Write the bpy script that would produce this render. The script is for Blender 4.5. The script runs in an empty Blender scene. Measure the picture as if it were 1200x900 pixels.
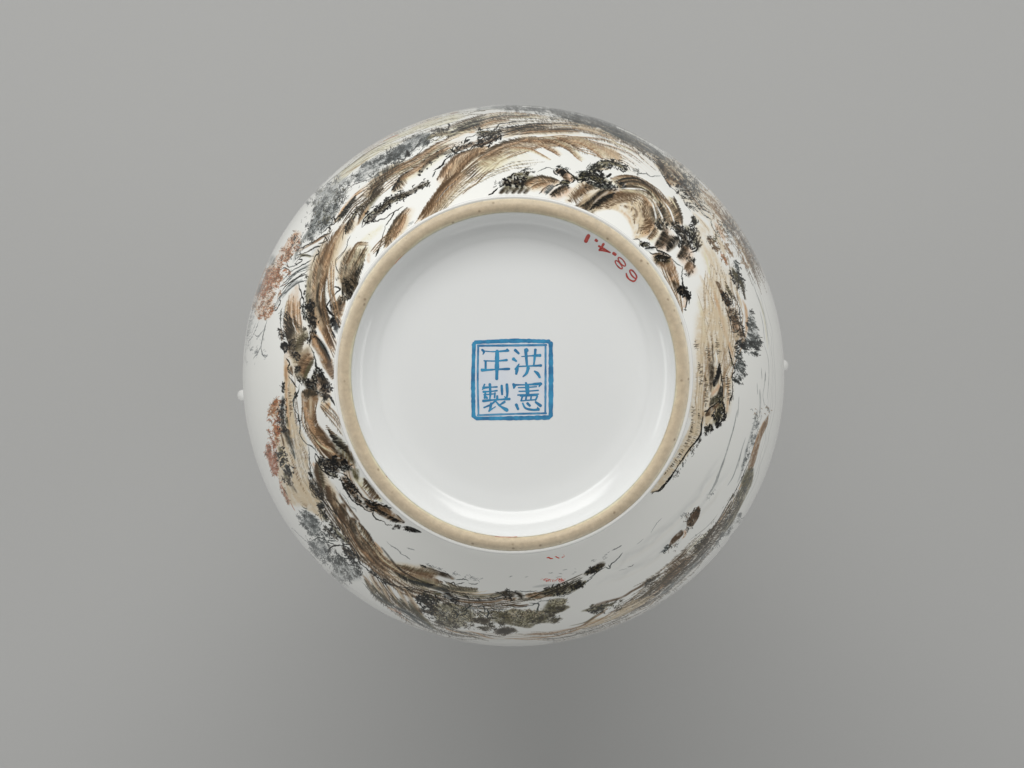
import bpy, bmesh, math, random
import numpy as np
from mathutils import Vector

random.seed(7)
RNG = np.random.default_rng(7)
S = bpy.context.scene
COL = S.collection

# ------------------------------------------------------------------ camera
HV = 0.34                      # vase height: it stands on its mouth, the foot faces up
DCAM = 1.20                    # lens to foot rim
FPX = 3981.0                   # focal length in photo pixels (1200 wide)
cam_d = bpy.data.cameras.new('camera')
cam = bpy.data.objects.new('camera', cam_d)
COL.objects.link(cam)
CX, CY = -0.00055, -0.0039
cam.location = (CX, CY, HV + DCAM)
cam.rotation_euler = (0, 0, 0)
cam_d.sensor_width = 36.0
cam_d.lens = FPX / 1200 * 36
cam_d.shift_y = 2.0 / 1200
cam_d.clip_end = 50
S.camera = cam

# ------------------------------------------------------------------ light
world = bpy.data.worlds.new('World')
S.world = world
world.use_nodes = True
world.node_tree.nodes['Background'].inputs[0].default_value = (0.985, 0.99, 0.98, 1)
world.node_tree.nodes['Background'].inputs[1].default_value = 0.29


def area(name, loc, target, sx, sy, power, col=(1, 1, 1)):
    l = bpy.data.lights.new(name, 'AREA')
    l.shape = 'RECTANGLE'
    l.size, l.size_y = sx, sy
    l.energy = power
    l.color = col
    o = bpy.data.objects.new(name, l)
    o.location = loc
    o.rotation_euler = (Vector(target) - Vector(loc)).to_track_quat('-Z', 'Y').to_euler()
    COL.objects.link(o)
    return o


area('key_softbox', (-0.12, 1.15, 1.25), (0, 0, 0.25), 1.5, 0.8, 17.3, (1.0, 0.995, 0.985))
area('top_softbox', (0.0, -0.1, 2.6), (0, 0, 0.2), 1.4, 1.0, 3.1)
area('left_fill', (-1.5, 0.1, 0.42), (0, 0, 0.24), 1.1, 0.7, 6.0)
area('right_fill', (1.5, 0.0, 0.42), (0, 0, 0.24), 1.1, 0.7, 5.2)
area('front_fill', (0.0, -1.6, 0.42), (0, 0, 0.25), 1.4, 0.6, 3.6)
S.view_settings.view_transform = 'Standard'
S.view_settings.look = 'None'
S.view_settings.exposure = 0.0
S.view_settings.gamma = 1.0
S.render.engine = 'CYCLES'

# ------------------------------------------------------------------ helpers


def link(name, me, mat=None, parent=None):
    o = bpy.data.objects.new(name, me)
    COL.objects.link(o)
    if mat:
        me.materials.append(mat)
    if parent:
        o.parent = parent
    return o


def new_mat(name):
    m = bpy.data.materials.new(name)
    m.use_nodes = True
    nt = m.node_tree
    return m, nt, nt.nodes['Principled BSDF']


def node(nt, t, **kw):
    n = nt.nodes.new(t)
    for k, v in kw.items():
        setattr(n, k, v)
    return n


def lathe(name, prof, mat, parent, seg=256, uv=None, close_start=False, close_end=False):
    """prof: list of (r, z). uv: list of v for each profile row (u = angle)."""
    n = len(prof)
    ang = np.arange(seg) * 2 * math.pi / seg
    verts = []
    for r, z in prof:
        for a in ang:
            verts.append((r * math.cos(a), r * math.sin(a), z))
    faces = []
    uvs = []
    for i in range(n - 1):
        for j in range(seg):
            k = (j + 1) % seg
            faces.append((i * seg + j, (i + 1) * seg + j, (i + 1) * seg + k, i * seg + k))
            if uv is not None:
                uvs += [j / seg, uv[i], j / seg, uv[i + 1], (j + 1) / seg, uv[i + 1], (j + 1) / seg, uv[i]]
    if close_start:
        verts.append((0, 0, prof[0][1]))
        c = len(verts) - 1
        for j in range(seg):
            faces.append((c, j, (j + 1) % seg))
            if uv is not None:
                uvs += [0, uv[0]] * 3
    if close_end:
        verts.append((0, 0, prof[-1][1]))
        c = len(verts) - 1
        b = (n - 1) * seg
        for j in range(seg):
            faces.append((c, b + (j + 1) % seg, b + j))
            if uv is not None:
                uvs += [0, uv[-1]] * 3
    me = bpy.data.meshes.new(name)
    me.from_pydata(verts, [], faces)
    if uv is not None:
        lay = me.uv_layers.new(name='UVMap')
        lay.data.foreach_set('uv', np.array(uvs, dtype=np.float32))
    bm = bmesh.new()
    bm.from_mesh(me)
    bmesh.ops.recalc_face_normals(bm, faces=bm.faces)
    bm.to_mesh(me)
    bm.free()
    me.shade_smooth()
    return link(name, me, mat, parent)


# ------------------------------------------------------------------ body profile
RMAX, BEL, DMAX = 0.1046, 0.1440, 0.120


def body_r(d):
    return RMAX * math.sqrt(max(0.0, 1 - ((d - DMAX) / BEL) ** 2))


outer = []                       # (r, depth below foot rim)
for i in range(71):
    t = i / 70
    d = 0.0052 + (DMAX - 0.0052) * (1 - math.cos(t * math.pi / 2)) ** 0.75
    outer.append((body_r(d), d))
for i in range(1, 31):           # far side of the belly to the neck
    t = i / 30
    a = t * math.pi / 2
    r = 0.034 + (RMAX - 0.034) * math.cos(a) ** 0.8 if a < math.pi / 2 - 1e-6 else 0.034
    outer.append((r, DMAX + 0.120 * math.sin(a) ** 1.1))
for i in range(1, 17):           # neck and flared mouth
    t = i / 16
    outer.append((0.034 - 0.003 * math.sin(t * math.pi) + 0.016 * t ** 3, 0.240 + 0.0975 * t))
outer = np.array(outer)
seglen = np.hypot(np.diff(outer[:, 0]), np.diff(outer[:, 1]))
arc = np.concatenate([[0], np.cumsum(seglen)])

# ------------------------------------------------------------------ painting raster
TW, TH = 5120, 1408
SR = 0.183                        # metres of arc covered by the painted map
KV = TH / SR                      # texels per metre along the meridian
PX = 0.00031                      # one photo pixel on the surface, metres
IMG = np.empty((TH, TW, 3), np.float32)
PORC = np.array([238, 238, 233], np.float32) / 255
IMG[:] = PORC

tab_s = np.linspace(0, SR, 3000)
tab_r = np.interp(tab_s, arc, outer[:, 0])
tab_d = np.interp(tab_s, arc, outer[:, 1])
tab_rho = FPX * tab_r / (DCAM + tab_d)
tab_cx = 600 + FPX * (-CX) / (DCAM + tab_d)
tab_cy = 450 - FPX * (-CY) / (DCAM + tab_d) + 2.0


def vnoise(gy, gx):
    g = RNG.uniform(0, 1, (gy + 2, gx))
    y = np.linspace(0, gy, TH, dtype=np.float32); x = np.linspace(0, gx, TW, endpoint=False, dtype=np.float32)
    y0 = y.astype(int); x0 = x.astype(int)
    fy = (y - y0)[:, None]; fx = (x - x0)[None, :]
    fy = fy * fy * (3 - 2 * fy); fx = fx * fx * (3 - 2 * fx)
    x1 = (x0 + 1) % gx
    a = g[y0][:, x0]; b = g[y0][:, x1]; c = g[y0 + 1][:, x0]; d = g[y0 + 1][:, x1]
    return ((a * (1 - fx) + b * fx) * (1 - fy) + (c * (1 - fx) + d * fx) * fy).astype(np.float32)


NZ = 0.4 * vnoise(60, 220) + 0.35 * vnoise(150, 560) + 0.25 * vnoise(380, 1400)
NZ = np.clip((NZ - 0.25) * 2.0, 0, 1)
IL = int(np.argmax(tab_rho))      # silhouette row


def tt_(P):
    x, y = P[:, 0], P[:, 1]
    rr = np.hypot(x - tab_cx[IL // 2], y - tab_cy[IL // 2])
    for _ in range(3):
        j = np.clip(np.searchsorted(tab_rho[:IL + 1], rr), 0, IL)
        rr = np.hypot(x - tab_cx[j], y - tab_cy[j])
    j = np.clip(np.searchsorted(tab_rho[:IL + 1], rr), 1, IL)
    # fractional row for smooth curves
    f = np.clip((rr - tab_rho[j - 1]) / (tab_rho[j] - tab_rho[j - 1] + 1e-12), 0, 1)
    s_ = tab_s[j - 1] + (tab_s[j] - tab_s[j - 1]) * f
    th = np.arctan2(-(y - tab_cy[j]), x - tab_cx[j])
    return np.stack([th / (2 * math.pi) * TW, s_ * KV], 1)


def to_tex(P):
    """traced design points -> (texel u, texel v) on the glazed body."""
    out = tt_(np.asarray(P, float))
    du = np.diff(out[:, 0])
    out[1:, 0] -= np.cumsum(np.round(du / TW)) * TW
    return out


def ku_at(v):
    r = np.interp(v / KV, tab_s, tab_r)
    return TW / (2 * math.pi * r)


def hexc(c):
    return np.array(c, np.float32) / 255


INK = hexc((30, 29, 25)); DK = hexc((70, 61, 48)); BR = hexc((142, 115, 86)); OR = hexc((203, 166, 128))
TAN = hexc((218, 202, 174)); YL = hexc((226, 220, 190)); GR = hexc((108, 112, 112)); LG = hexc((165, 168, 166))
RU = hexc((170, 106, 66)); RO = hexc((178, 114, 86)); OL = hexc((98, 92, 66)); WH = hexc((240, 240, 235))
RED = hexc((205, 60, 40)); PK = hexc((220, 190, 162)); SL = hexc((66, 72, 70)); BLK = hexc((22, 22, 20))
DB = hexc((96, 76, 56))

ORG = [0, 0, 1.0]


def O(x, y, s=10.0):
    ORG[:] = [x, y, s]


def pts(t):
    if isinstance(t, str):
        v = [float(q) for q in t.replace(',', ' ').split()]
        P = np.array(v).reshape(-1, 2)
    else:
        return np.asarray(t, float)
    return P / ORG[2] + np.array(ORG[:2])


def smooth(P, step=2.2):
    """Catmull-Rom resample in design space."""
    if len(P) < 3:
        n = max(2, int(np.hypot(*(P[-1] - P[0])) / step) + 1)
        t = np.linspace(0, 1, n)[:, None]
        return P[0] * (1 - t) + P[-1] * t
    Q = np.vstack([2 * P[0] - P[1], P, 2 * P[-1] - P[-2]])
    out = []
    for i in range(1, len(Q) - 2):
        p0, p1, p2, p3 = Q[i - 1:i + 3]
        n = max(2, int(np.hypot(*(p2 - p1)) / step) + 1)
        t = np.linspace(0, 1, n, endpoint=False)[:, None]
        out.append(0.5 * ((2 * p1) + (-p0 + p2) * t + (2 * p0 - 5 * p1 + 4 * p2 - p3) * t * t
                          + (-p0 + 3 * p1 - 3 * p2 + p3) * t ** 3))
    out.append(P[-1:])
    return np.vstack(out)


def blend(mask, u0, v0, col, grain=0.0):
    h, w = mask.shape
    a0, a1 = max(0, v0), min(TH, v0 + h)
    if a1 <= a0:
        return
    idx = np.arange(u0, u0 + w) % TW
    m = mask[a0 - v0:a1 - v0, :, None]
    if grain > 0:
        m = m * (1 - grain + grain * 1.6 * NZ[a0:a1][:, idx][:, :, None])
        m = np.clip(m, 0, 1)
    if idx[0] <= idx[-1] and w <= TW:
        sub = IMG[a0:a1, idx[0]:idx[0] + w]
        sub *= (1 - m)
        sub += col * m
    else:
        sub = IMG[a0:a1][:, idx]
        IMG[a0:a1, idx] = sub * (1 - m) + col * m


def raster_curve(T, wid, alpha, col, soft, grain=0.0):
    """T texel points, wid half-widths in metres, soft in metres."""
    vm = T[:, 1]
    kus = ku_at(np.clip(vm, 0, TH))
    pad = (wid.max() + soft) * max(KV, kus.max()) + 2
    u0, v0 = int(T[:, 0].min() - pad), int(vm.min() - pad)
    u1, v1 = int(T[:, 0].max() + pad) + 1, int(vm.max() + pad) + 1
    v0 = max(v0, 0); v1 = min(v1, TH)
    if v1 <= v0 or u1 - u0 > TW:
        return
    M = np.zeros((v1 - v0, u1 - u0), np.float32)
    for i in range(len(T) - 1):
        a, b = T[i], T[i + 1]
        ku = 0.5 * (kus[i] + kus[i + 1])
        p = (max(wid[i], wid[i + 1]) + soft)
        x0 = max(int(min(a[0], b[0]) - p * ku) - 1, u0); x1 = min(int(max(a[0], b[0]) + p * ku) + 2, u1)
        y0 = max(int(min(a[1], b[1]) - p * KV) - 1, v0); y1 = min(int(max(a[1], b[1]) + p * KV) + 2, v1)
        if x1 <= x0 or y1 <= y0:
            continue
        X = (np.arange(x0, x1)[None, :] - a[0]) / ku
        Y = (np.arange(y0, y1)[:, None] - a[1]) / KV
        dx, dy = (b[0] - a[0]) / ku, (b[1] - a[1]) / KV
        L2 = dx * dx + dy * dy + 1e-14
        t = np.clip((X * dx + Y * dy) / L2, 0, 1)
        D = np.sqrt((X - t * dx) ** 2 + (Y - t * dy) ** 2)
        w = wid[i] + (wid[i + 1] - wid[i]) * t
        al = alpha[i] + (alpha[i + 1] - alpha[i]) * t
        c = np.clip((w + soft - D) / (w + soft - np.maximum(0, w - soft) + 1e-9), 0, 1)
        c = c * c * (3 - 2 * c) * al
        s = M[y0 - v0:y1 - v0, x0 - u0:x1 - u0]
        np.maximum(s, c, out=s)
    blend(M, u0, v0, col, grain)


def prof_(n, taper):
    t = np.linspace(0, 1, n)
    if taper <= 0:
        return np.ones(n)
    return np.clip(np.minimum(t, 1 - t) / taper, 0.0, 1) ** 0.6


def widths(w, n):
    if np.isscalar(w):
        return np.full(n, float(w))
    return np.interp(np.linspace(0, 1, n), np.linspace(0, 1, len(w)), w)


def W(t, w, col, a=0.5, soft=None, taper=0.25):
    """soft wash stroke, w = full width in photo px."""
    P = smooth(pts(t), 3.0)
    T = to_tex(P)
    wid = widths(w, len(T)) * 0.66 * PX
    tp = prof_(len(T), taper)
    if soft is None:
        soft = max(0.9 * PX, float(wid.max()) * 0.8)
    else:
        soft = soft * PX
    raster_curve(T, wid * (0.35 + 0.65 * tp), a * 1.1 * np.sqrt(tp), col, soft, 0.45)


def L(t, w=0.8, col=INK, a=0.85, jit=0.25, taper=0.18):
    """ink line with wobble and pressure."""
    P = smooth(pts(t), 1.3)
    n = len(P)
    P = P + RNG.normal(0, jit, P.shape)
    T = to_tex(P)
    tp = prof_(n, taper)
    pr = np.interp(np.arange(n), np.arange(0, n + 4, 4), RNG.uniform(0.55, 1.25, len(np.arange(0, n + 4, 4))))
    wid = widths(w, n) * 0.66 * PX * (0.25 + 0.75 * tp) * pr
    raster_curve(T, wid, np.minimum(1, a * 1.1) * (0.5 + 0.5 * tp), col, 0.33 * PX)


def splat(A, B, alpha, col, k=1.0):
    """many short fine strokes A->B (texel coords), vectorised."""
    n = len(A)
    if n == 0:
        return
    ln = np.hypot(B[:, 0] - A[:, 0], B[:, 1] - A[:, 1])
    K = int(max(4, min(40, ln.max() * 1.3)))
    t = np.linspace(0, 1, K)[None, :]
    U = A[:, 0:1] + (B[:, 0:1] - A[:, 0:1]) * t
    V = A[:, 1:2] + (B[:, 1:2] - A[:, 1:2]) * t
    wt = (alpha[:, None] * (1 - 0.75 * t) * (ln[:, None] / K + 0.25))
    u0, v0 = int(U.min()) - 2, int(V.min()) - 2
    w, h = int(U.max()) - u0 + 6, int(V.max()) - v0 + 6
    if w > TW:
        return
    U = (U - u0).ravel(); V = (V - v0).ravel(); wt = wt.ravel()
    U = np.concatenate([U, U + 0.8]); V = np.concatenate([V, V + 0.5]); wt = np.concatenate([wt, wt]) * 0.8
    D = np.zeros(h * w)
    iu = U.astype(int); iv = V.astype(int)
    fu = U - iu; fv = V - iv
    for du, dv, ww in ((0, 0, (1 - fu) * (1 - fv)), (1, 0, fu * (1 - fv)), (0, 1, (1 - fu) * fv), (1, 1, fu * fv)):
        D += np.bincount((iv + dv) * w + iu + du, weights=wt * ww, minlength=h * w)
    D = D.reshape(h, w)
    blend((1 - np.exp(-D * k)).astype(np.float32), u0, v0, col)


def H(t, ln, side=1, col=DK, a=0.8, sp=0.75, lean=25, k=1.5, rep=1, back=0.15, spread=0.0):
    """hatching off a spine, on its right-hand (+1) or left-hand (-1) side."""
    P = smooth(pts(t), 0.5)
    dseg = np.hypot(*np.diff(P, axis=0).T)
    cum = np.concatenate([[0], np.cumsum(dseg)])
    m = max(2, int(cum[-1] / sp)) * rep
    q = np.sort(RNG.uniform(0, cum[-1], m))
    X = np.interp(q, cum, P[:, 0]); Y = np.interp(q, cum, P[:, 1])
    e = 1.5
    tx = np.interp(q + e, cum, P[:, 0]) - np.interp(q - e, cum, P[:, 0])
    ty = np.interp(q + e, cum, P[:, 1]) - np.interp(q - e, cum, P[:, 1])
    nn = np.hypot(tx, ty) + 1e-9
    tx, ty = tx / nn, ty / nn
    nx, ny = -ty * side, tx * side
    le = np.radians(lean + RNG.normal(0, 7, m))
    dx = np.cos(le) * nx + np.sin(le) * tx
    dy = np.cos(le) * ny + np.sin(le) * ty
    tt = q / cum[-1]
    tp = np.clip(np.minimum(tt, 1 - tt) / 0.2, 0.25, 1)
    lw = widths(ln, 64)
    Ln = np.interp(tt, np.linspace(0, 1, 64), lw) * tp * RNG.uniform(0.55, 1.15, m)
    off = RNG.uniform(-back, back + spread, m) * Ln
    Pa = np.stack([X + nx * off, Y + ny * off], 1)
    Pb = np.stack([Pa[:, 0] + dx * Ln, Pa[:, 1] + dy * Ln], 1)
    A, B = to_tex_pair(Pa, Pb)
    splat(A, B, a * RNG.uniform(0.5, 1.1, m), col, k)


def to_tex_pair(Pa, Pb):
    A, B = tt_(Pa), tt_(Pb)
    r0 = A[0, 0]
    A[:, 0] += np.round((r0 - A[:, 0]) / TW) * TW
    B[:, 0] += np.round((A[:, 0] - B[:, 0]) / TW) * TW
    return A, B


def off_(P, d):
    g = np.gradient(P, axis=0)
    g /= (np.hypot(g[:, 0], g[:, 1])[:, None] + 1e-9)
    nrm = np.stack([-g[:, 1], g[:, 0]], 1)
    return P + nrm * np.asarray(d).reshape(-1, 1)


def B(t, w, side=1, cols=(DB, OR, TAN), a=0.75, hc=DK, ha=0.8, lean=25, sp=0.6, k=1.5, rows=2):
    """a fluted ridge: dark along the spine fading out to one side, furred with hatching."""
    P = smooth(pts(t), 3.0)
    n = len(P)
    wv = widths(w, n) * 1.3
    tp = prof_(n, 0.2)
    for c, f, ww, aa in ((cols[2], 0.7, 1.05, 0.8), (cols[1], 0.42, 0.55, 0.8), (cols[0], 0.2, 0.32, 0.8)):
        Q = off_(P, side * wv * f)
        T = to_tex(Q)
        wid = wv * ww * 0.62 * PX
        raster_curve(T, wid * (0.4 + 0.6 * tp), a * aa * 1.1 * np.sqrt(tp), c, float(wid.mean()) * 0.9 + 0.5 * PX, 0.4)
    Q = off_(P, side * wv * 0.12)
    raster_curve(to_tex(Q), wv * 0.09 * PX * (0.4 + 0.6 * tp), 0.5 * tp, hc, float(wv.mean()) * 0.07 * PX + 0.3 * PX, 0.5)
    for j in range(4):             # long brush hairs running with the ridge
        Q = off_(P, side * wv * RNG.uniform(-0.05, 0.95))
        i0 = int(RNG.uniform(0, 0.35) * n); i1 = max(i0 + 3, int(RNG.uniform(0.65, 1.0) * n))
        if i1 - i0 >= 3 and len(Q[i0:i1]) >= 3:
            L(Q[i0:i1], RNG.uniform(0.35, 0.7), hc if j < 2 else cols[0], 0.55, 0.12, 0.35)
    for r in range(rows):
        f = r * 0.42
        Q = off_(P, side * wv * f)
        H(Q, [x * 0.6 for x in wv], side, hc, ha * (1 - 0.45 * r), sp, lean, k)


def resamp(P, n):
    d = np.concatenate([[0], np.cumsum(np.hypot(*np.diff(P, axis=0).T))])
    q = np.linspace(0, d[-1], n)
    return np.stack([np.interp(q, d, P[:, 0]), np.interp(q, d, P[:, 1])], 1)


def FLOW(a_, b_, n, layers, w=1.0, fur=0.0, fc=DK, flen=3.0, lean=45, side=1):
    """a sheaf of long brush lines between two contours; layers = (colour, alpha profile along the line)."""
    A = smooth(pts(a_), 2.0); Bc = smooth(pts(b_), 2.0)
    m = max(len(A), len(Bc), 8)
    A = resamp(A, m); Bc = resamp(Bc, m)
    gap = float(np.hypot(*(A - Bc).T).mean()) / max(1, n)
    ap0 = widths(layers[0][1], m)
    for i in range(n if w >= 1.0 else 0):  # soft tan body of each fold, pale at its crest
        t = (i + 0.5) / n
        Q = A * (1 - t) + Bc * t
        tp = prof_(m, 0.18)
        raster_curve(to_tex(Q), gap * 0.3 * PX * tp, 0.5 * ap0 * tp, TAN if i % 2 else layers[0][0], gap * 0.55 * PX, 0.15)
    for i in range(n):
        t = (i + RNG.uniform(0.2, 0.8)) / n
        Q = A * (1 - t) + Bc * t
        wob = np.interp(np.arange(m), np.arange(0, m + 8, 8), RNG.normal(0, 0.35 * gap, len(np.arange(0, m + 8, 8))))
        Q = off_(Q, wob)
        i0 = int(RNG.uniform(0, 0.12) * m); i1 = m - int(RNG.uniform(0, 0.15) * m)
        for c, ap in layers:
            al = widths(ap, m)[i0:i1] * RNG.uniform(0.6, 1.1)
            tp = prof_(i1 - i0, 0.1)
            T_ = to_tex(Q[i0:i1])
            ww = gap * 0.30 * w * RNG.uniform(0.6, 1.25)
            raster_curve(T_, ww * PX * (0.3 + 0.7 * tp), np.clip(al * np.sqrt(tp), 0, 1), c, max(0.35, ww * 0.9) * PX, 0.3)
        if fur > 0:
            H(Q[i0:i1], flen, side, fc, fur, 0.9, lean, 1.7)


def LIMB(a0, a1, r0, r1, n, layers, w=1.0, fur=0.0, fc=DK):
    """streaks running round the belly close to its turn; angles clockwise from the right as traced."""
    an = np.radians(np.linspace(a0, a1, 24))
    O(0, 0, 1)
    FLOW(np.stack([601 + r0 * np.cos(an), 440 + r0 * np.sin(an)], 1), np.stack([601 + r1 * np.cos(an), 440 + r1 * np.sin(an)], 1), n, layers, w, fur, fc)


def inpoly(P, X, Y):
    c = np.zeros(X.shape, bool)
    j = len(P) - 1
    for i in range(len(P)):
        xi, yi = P[i]; xj, yj = P[j]
        if yi != yj:
            c ^= ((yi > Y) != (yj > Y)) & (X < (xj - xi) * (Y - yi) / (yj - yi) + xi)
        j = i
    return c


def T(t, n, cols=(GR, INK), ln=2.0, ang=-45, da=35, a=0.8, k=1.3, clump=0.6, thick=1):
    """foliage: many small dabs inside a polygon, gathered in clumps."""
    P = pts(t)
    lo, hi = P.min(0), P.max(0)
    pool = RNG.uniform(lo, hi, (n * 8, 2))
    pool = pool[inpoly(P, pool[:, 0], pool[:, 1])]
    if len(pool) < 4:
        return
    nc = max(3, int(n / 24))
    ar = math.radians(ang)
    ca, sa = math.cos(ar), math.sin(ar)
    cen = pool[RNG.integers(0, len(pool), nc)]
    dark = min(cols, key=lambda c: float(np.sum(c)))
    per = max(6, int(n * 0.75 / nc))
    QL = []
    for c0 in cen:
        sl = RNG.uniform(1.3, 2.6)
        if n > 60:
            e = np.array([ca, sa]) * sl * 1.1
            raster_curve(to_tex(np.array([c0 - e, c0, c0 + e])), np.full(3, sl * 0.35 * PX), np.full(3, RNG.uniform(0.3, 0.75) * a),
                         cols[RNG.integers(0, len(cols))], 0.9 * PX, 0.5)
        al = RNG.normal(0, sl, per); ac = RNG.normal(0, sl * 0.42, per)
        QL.append(np.stack([c0[0] + ca * al - sa * ac, c0[1] + sa * al + ca * ac], 1))
    q2 = pool[RNG.integers(0, len(pool), max(4, int(n * 0.22)))]
    Q = np.vstack(QL + [q2])
    RNG.shuffle(Q)
    for ci, c in enumerate(cols):
        q = Q[ci::len(cols)]
        m = len(q)
        g = np.radians(ang + RNG.normal(0, da, m))
        l = ln * 1.15 * RNG.uniform(0.5, 1.3, m)
        A, Bq = to_tex_pair(q, q + np.stack([np.cos(g) * l, np.sin(g) * l], 1))
        splat(A, Bq, a * RNG.uniform(0.5, 1.3, m), c, k * 1.35)
    # dark accents where leaf masses overlap, pale gaps between them
    if n > 150:
        m = nc
        q = cen + RNG.normal(0, 0.5, cen.shape)
        for i in range(m):
            g = ar + RNG.normal(0, 0.5); l = RNG.uniform(0.8, 1.9)
            d = np.array([math.cos(g), math.sin(g)]) * l
            pale = i % 3 == 0
            o = RNG.normal(0, 2.2, 2) if pale else 0
            pp = to_tex(np.array([q[i] + o - d, q[i] + o, q[i] + o + d]))
            raster_curve(pp, np.array([0.2, 0.42, 0.2]) * PX * (1.3 if pale else 1.0), np.full(3, 0.35 if pale else 0.95 * a),
                         PORC * 0.95 if pale else dark, 0.35 * PX)


def F(t, col, a=0.5, blur=2.0):
    """flat wash filling a polygon, feathered."""
    P = pts(t)
    Q = smooth(np.vstack([P, P[:1]]), 3.0)
    Tq = to_tex(Q)
    b = max(1, int(blur * PX * KV))
    u0, v0 = int(Tq[:, 0].min()) - 3 * b, int(Tq[:, 1].min()) - 3 * b
    u1, v1 = int(Tq[:, 0].max()) + 3 * b, int(Tq[:, 1].max()) + 3 * b
    if u1 - u0 > TW:
        return
    X, Y = np.meshgrid(np.arange(u0, u1), np.arange(v0, v1))
    M = inpoly(Tq, X, Y).astype(np.float32)
    ker = np.ones(b) / b
    for _ in range(2):
        M = np.apply_along_axis(lambda r: np.convolve(r, ker, 'same'), 0, M)
        M = np.apply_along_axis(lambda r: np.convolve(r, ker, 'same'), 1, M)
    blend((M * a).astype(np.float32), u0, v0, col, 0.6)


def K(t, w, n, col=INK, a=0.85, base=OL, ba=0.5, hl=0.35, ln=4.0, sw=1.0, lean=0):
    """craggy rock band: olive wash, curling ink strokes and pale gaps along a spine."""
    P = smooth(pts(t), 2.0)
    wv = widths(w, len(P)) * 1.25
    n = int(n * 1.3)
    if ba > 0:
        Tq = to_tex(P)
        raster_curve(Tq, wv * 0.42 * PX, ba * prof_(len(P), 0.12), base, float(wv.mean()) * 0.22 * PX)
    for i in range(n):
        j = RNG.uniform(0, len(P) - 1.001)
        j0 = int(j)
        p = P[j0] + (P[j0 + 1] - P[j0]) * (j - j0)
        tg = P[j0 + 1] - P[j0]
        an = math.atan2(tg[1], tg[0]) + math.radians(lean) + RNG.normal(0, 0.45)
        o = RNG.uniform(-0.5, 0.5) * wv[j0]
        p = p + np.array([-tg[1], tg[0]]) / (np.hypot(*tg) + 1e-9) * o
        l = ln * RNG.uniform(0.5, 1.4)
        bend = RNG.normal(0, 0.8)
        q0 = p - np.array([math.cos(an - bend * .5), math.sin(an - bend * .5)]) * l / 2
        q2 = p + np.array([math.cos(an + bend), math.sin(an + bend)]) * l / 2
        pale = RNG.uniform() < hl
        c = PORC * 0.93 if pale else col
        s_ = sw * RNG.uniform(0.5, 1.2) * (0.7 if pale else 1)
        L(np.array([q0, p, q2]), s_, c, a * (0.6 if pale else 1.0), 0.12, 0.3)


def scal(t, w=0.9, col=INK, a=0.9, tuft=0.8, n=None, side=1, ln=1.8):
    """scalloped ink contour with tufts along one side."""
    P = smooth(pts(t), 2.6)
    P = off_(P, RNG.normal(0, 0.55, len(P)))
    L(P, w, col, a, 0.15, 0.1)
    if tuft > 0:
        H(P, ln, side, col, a, 1.1 / tuft, 20, 2.2)


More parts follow.
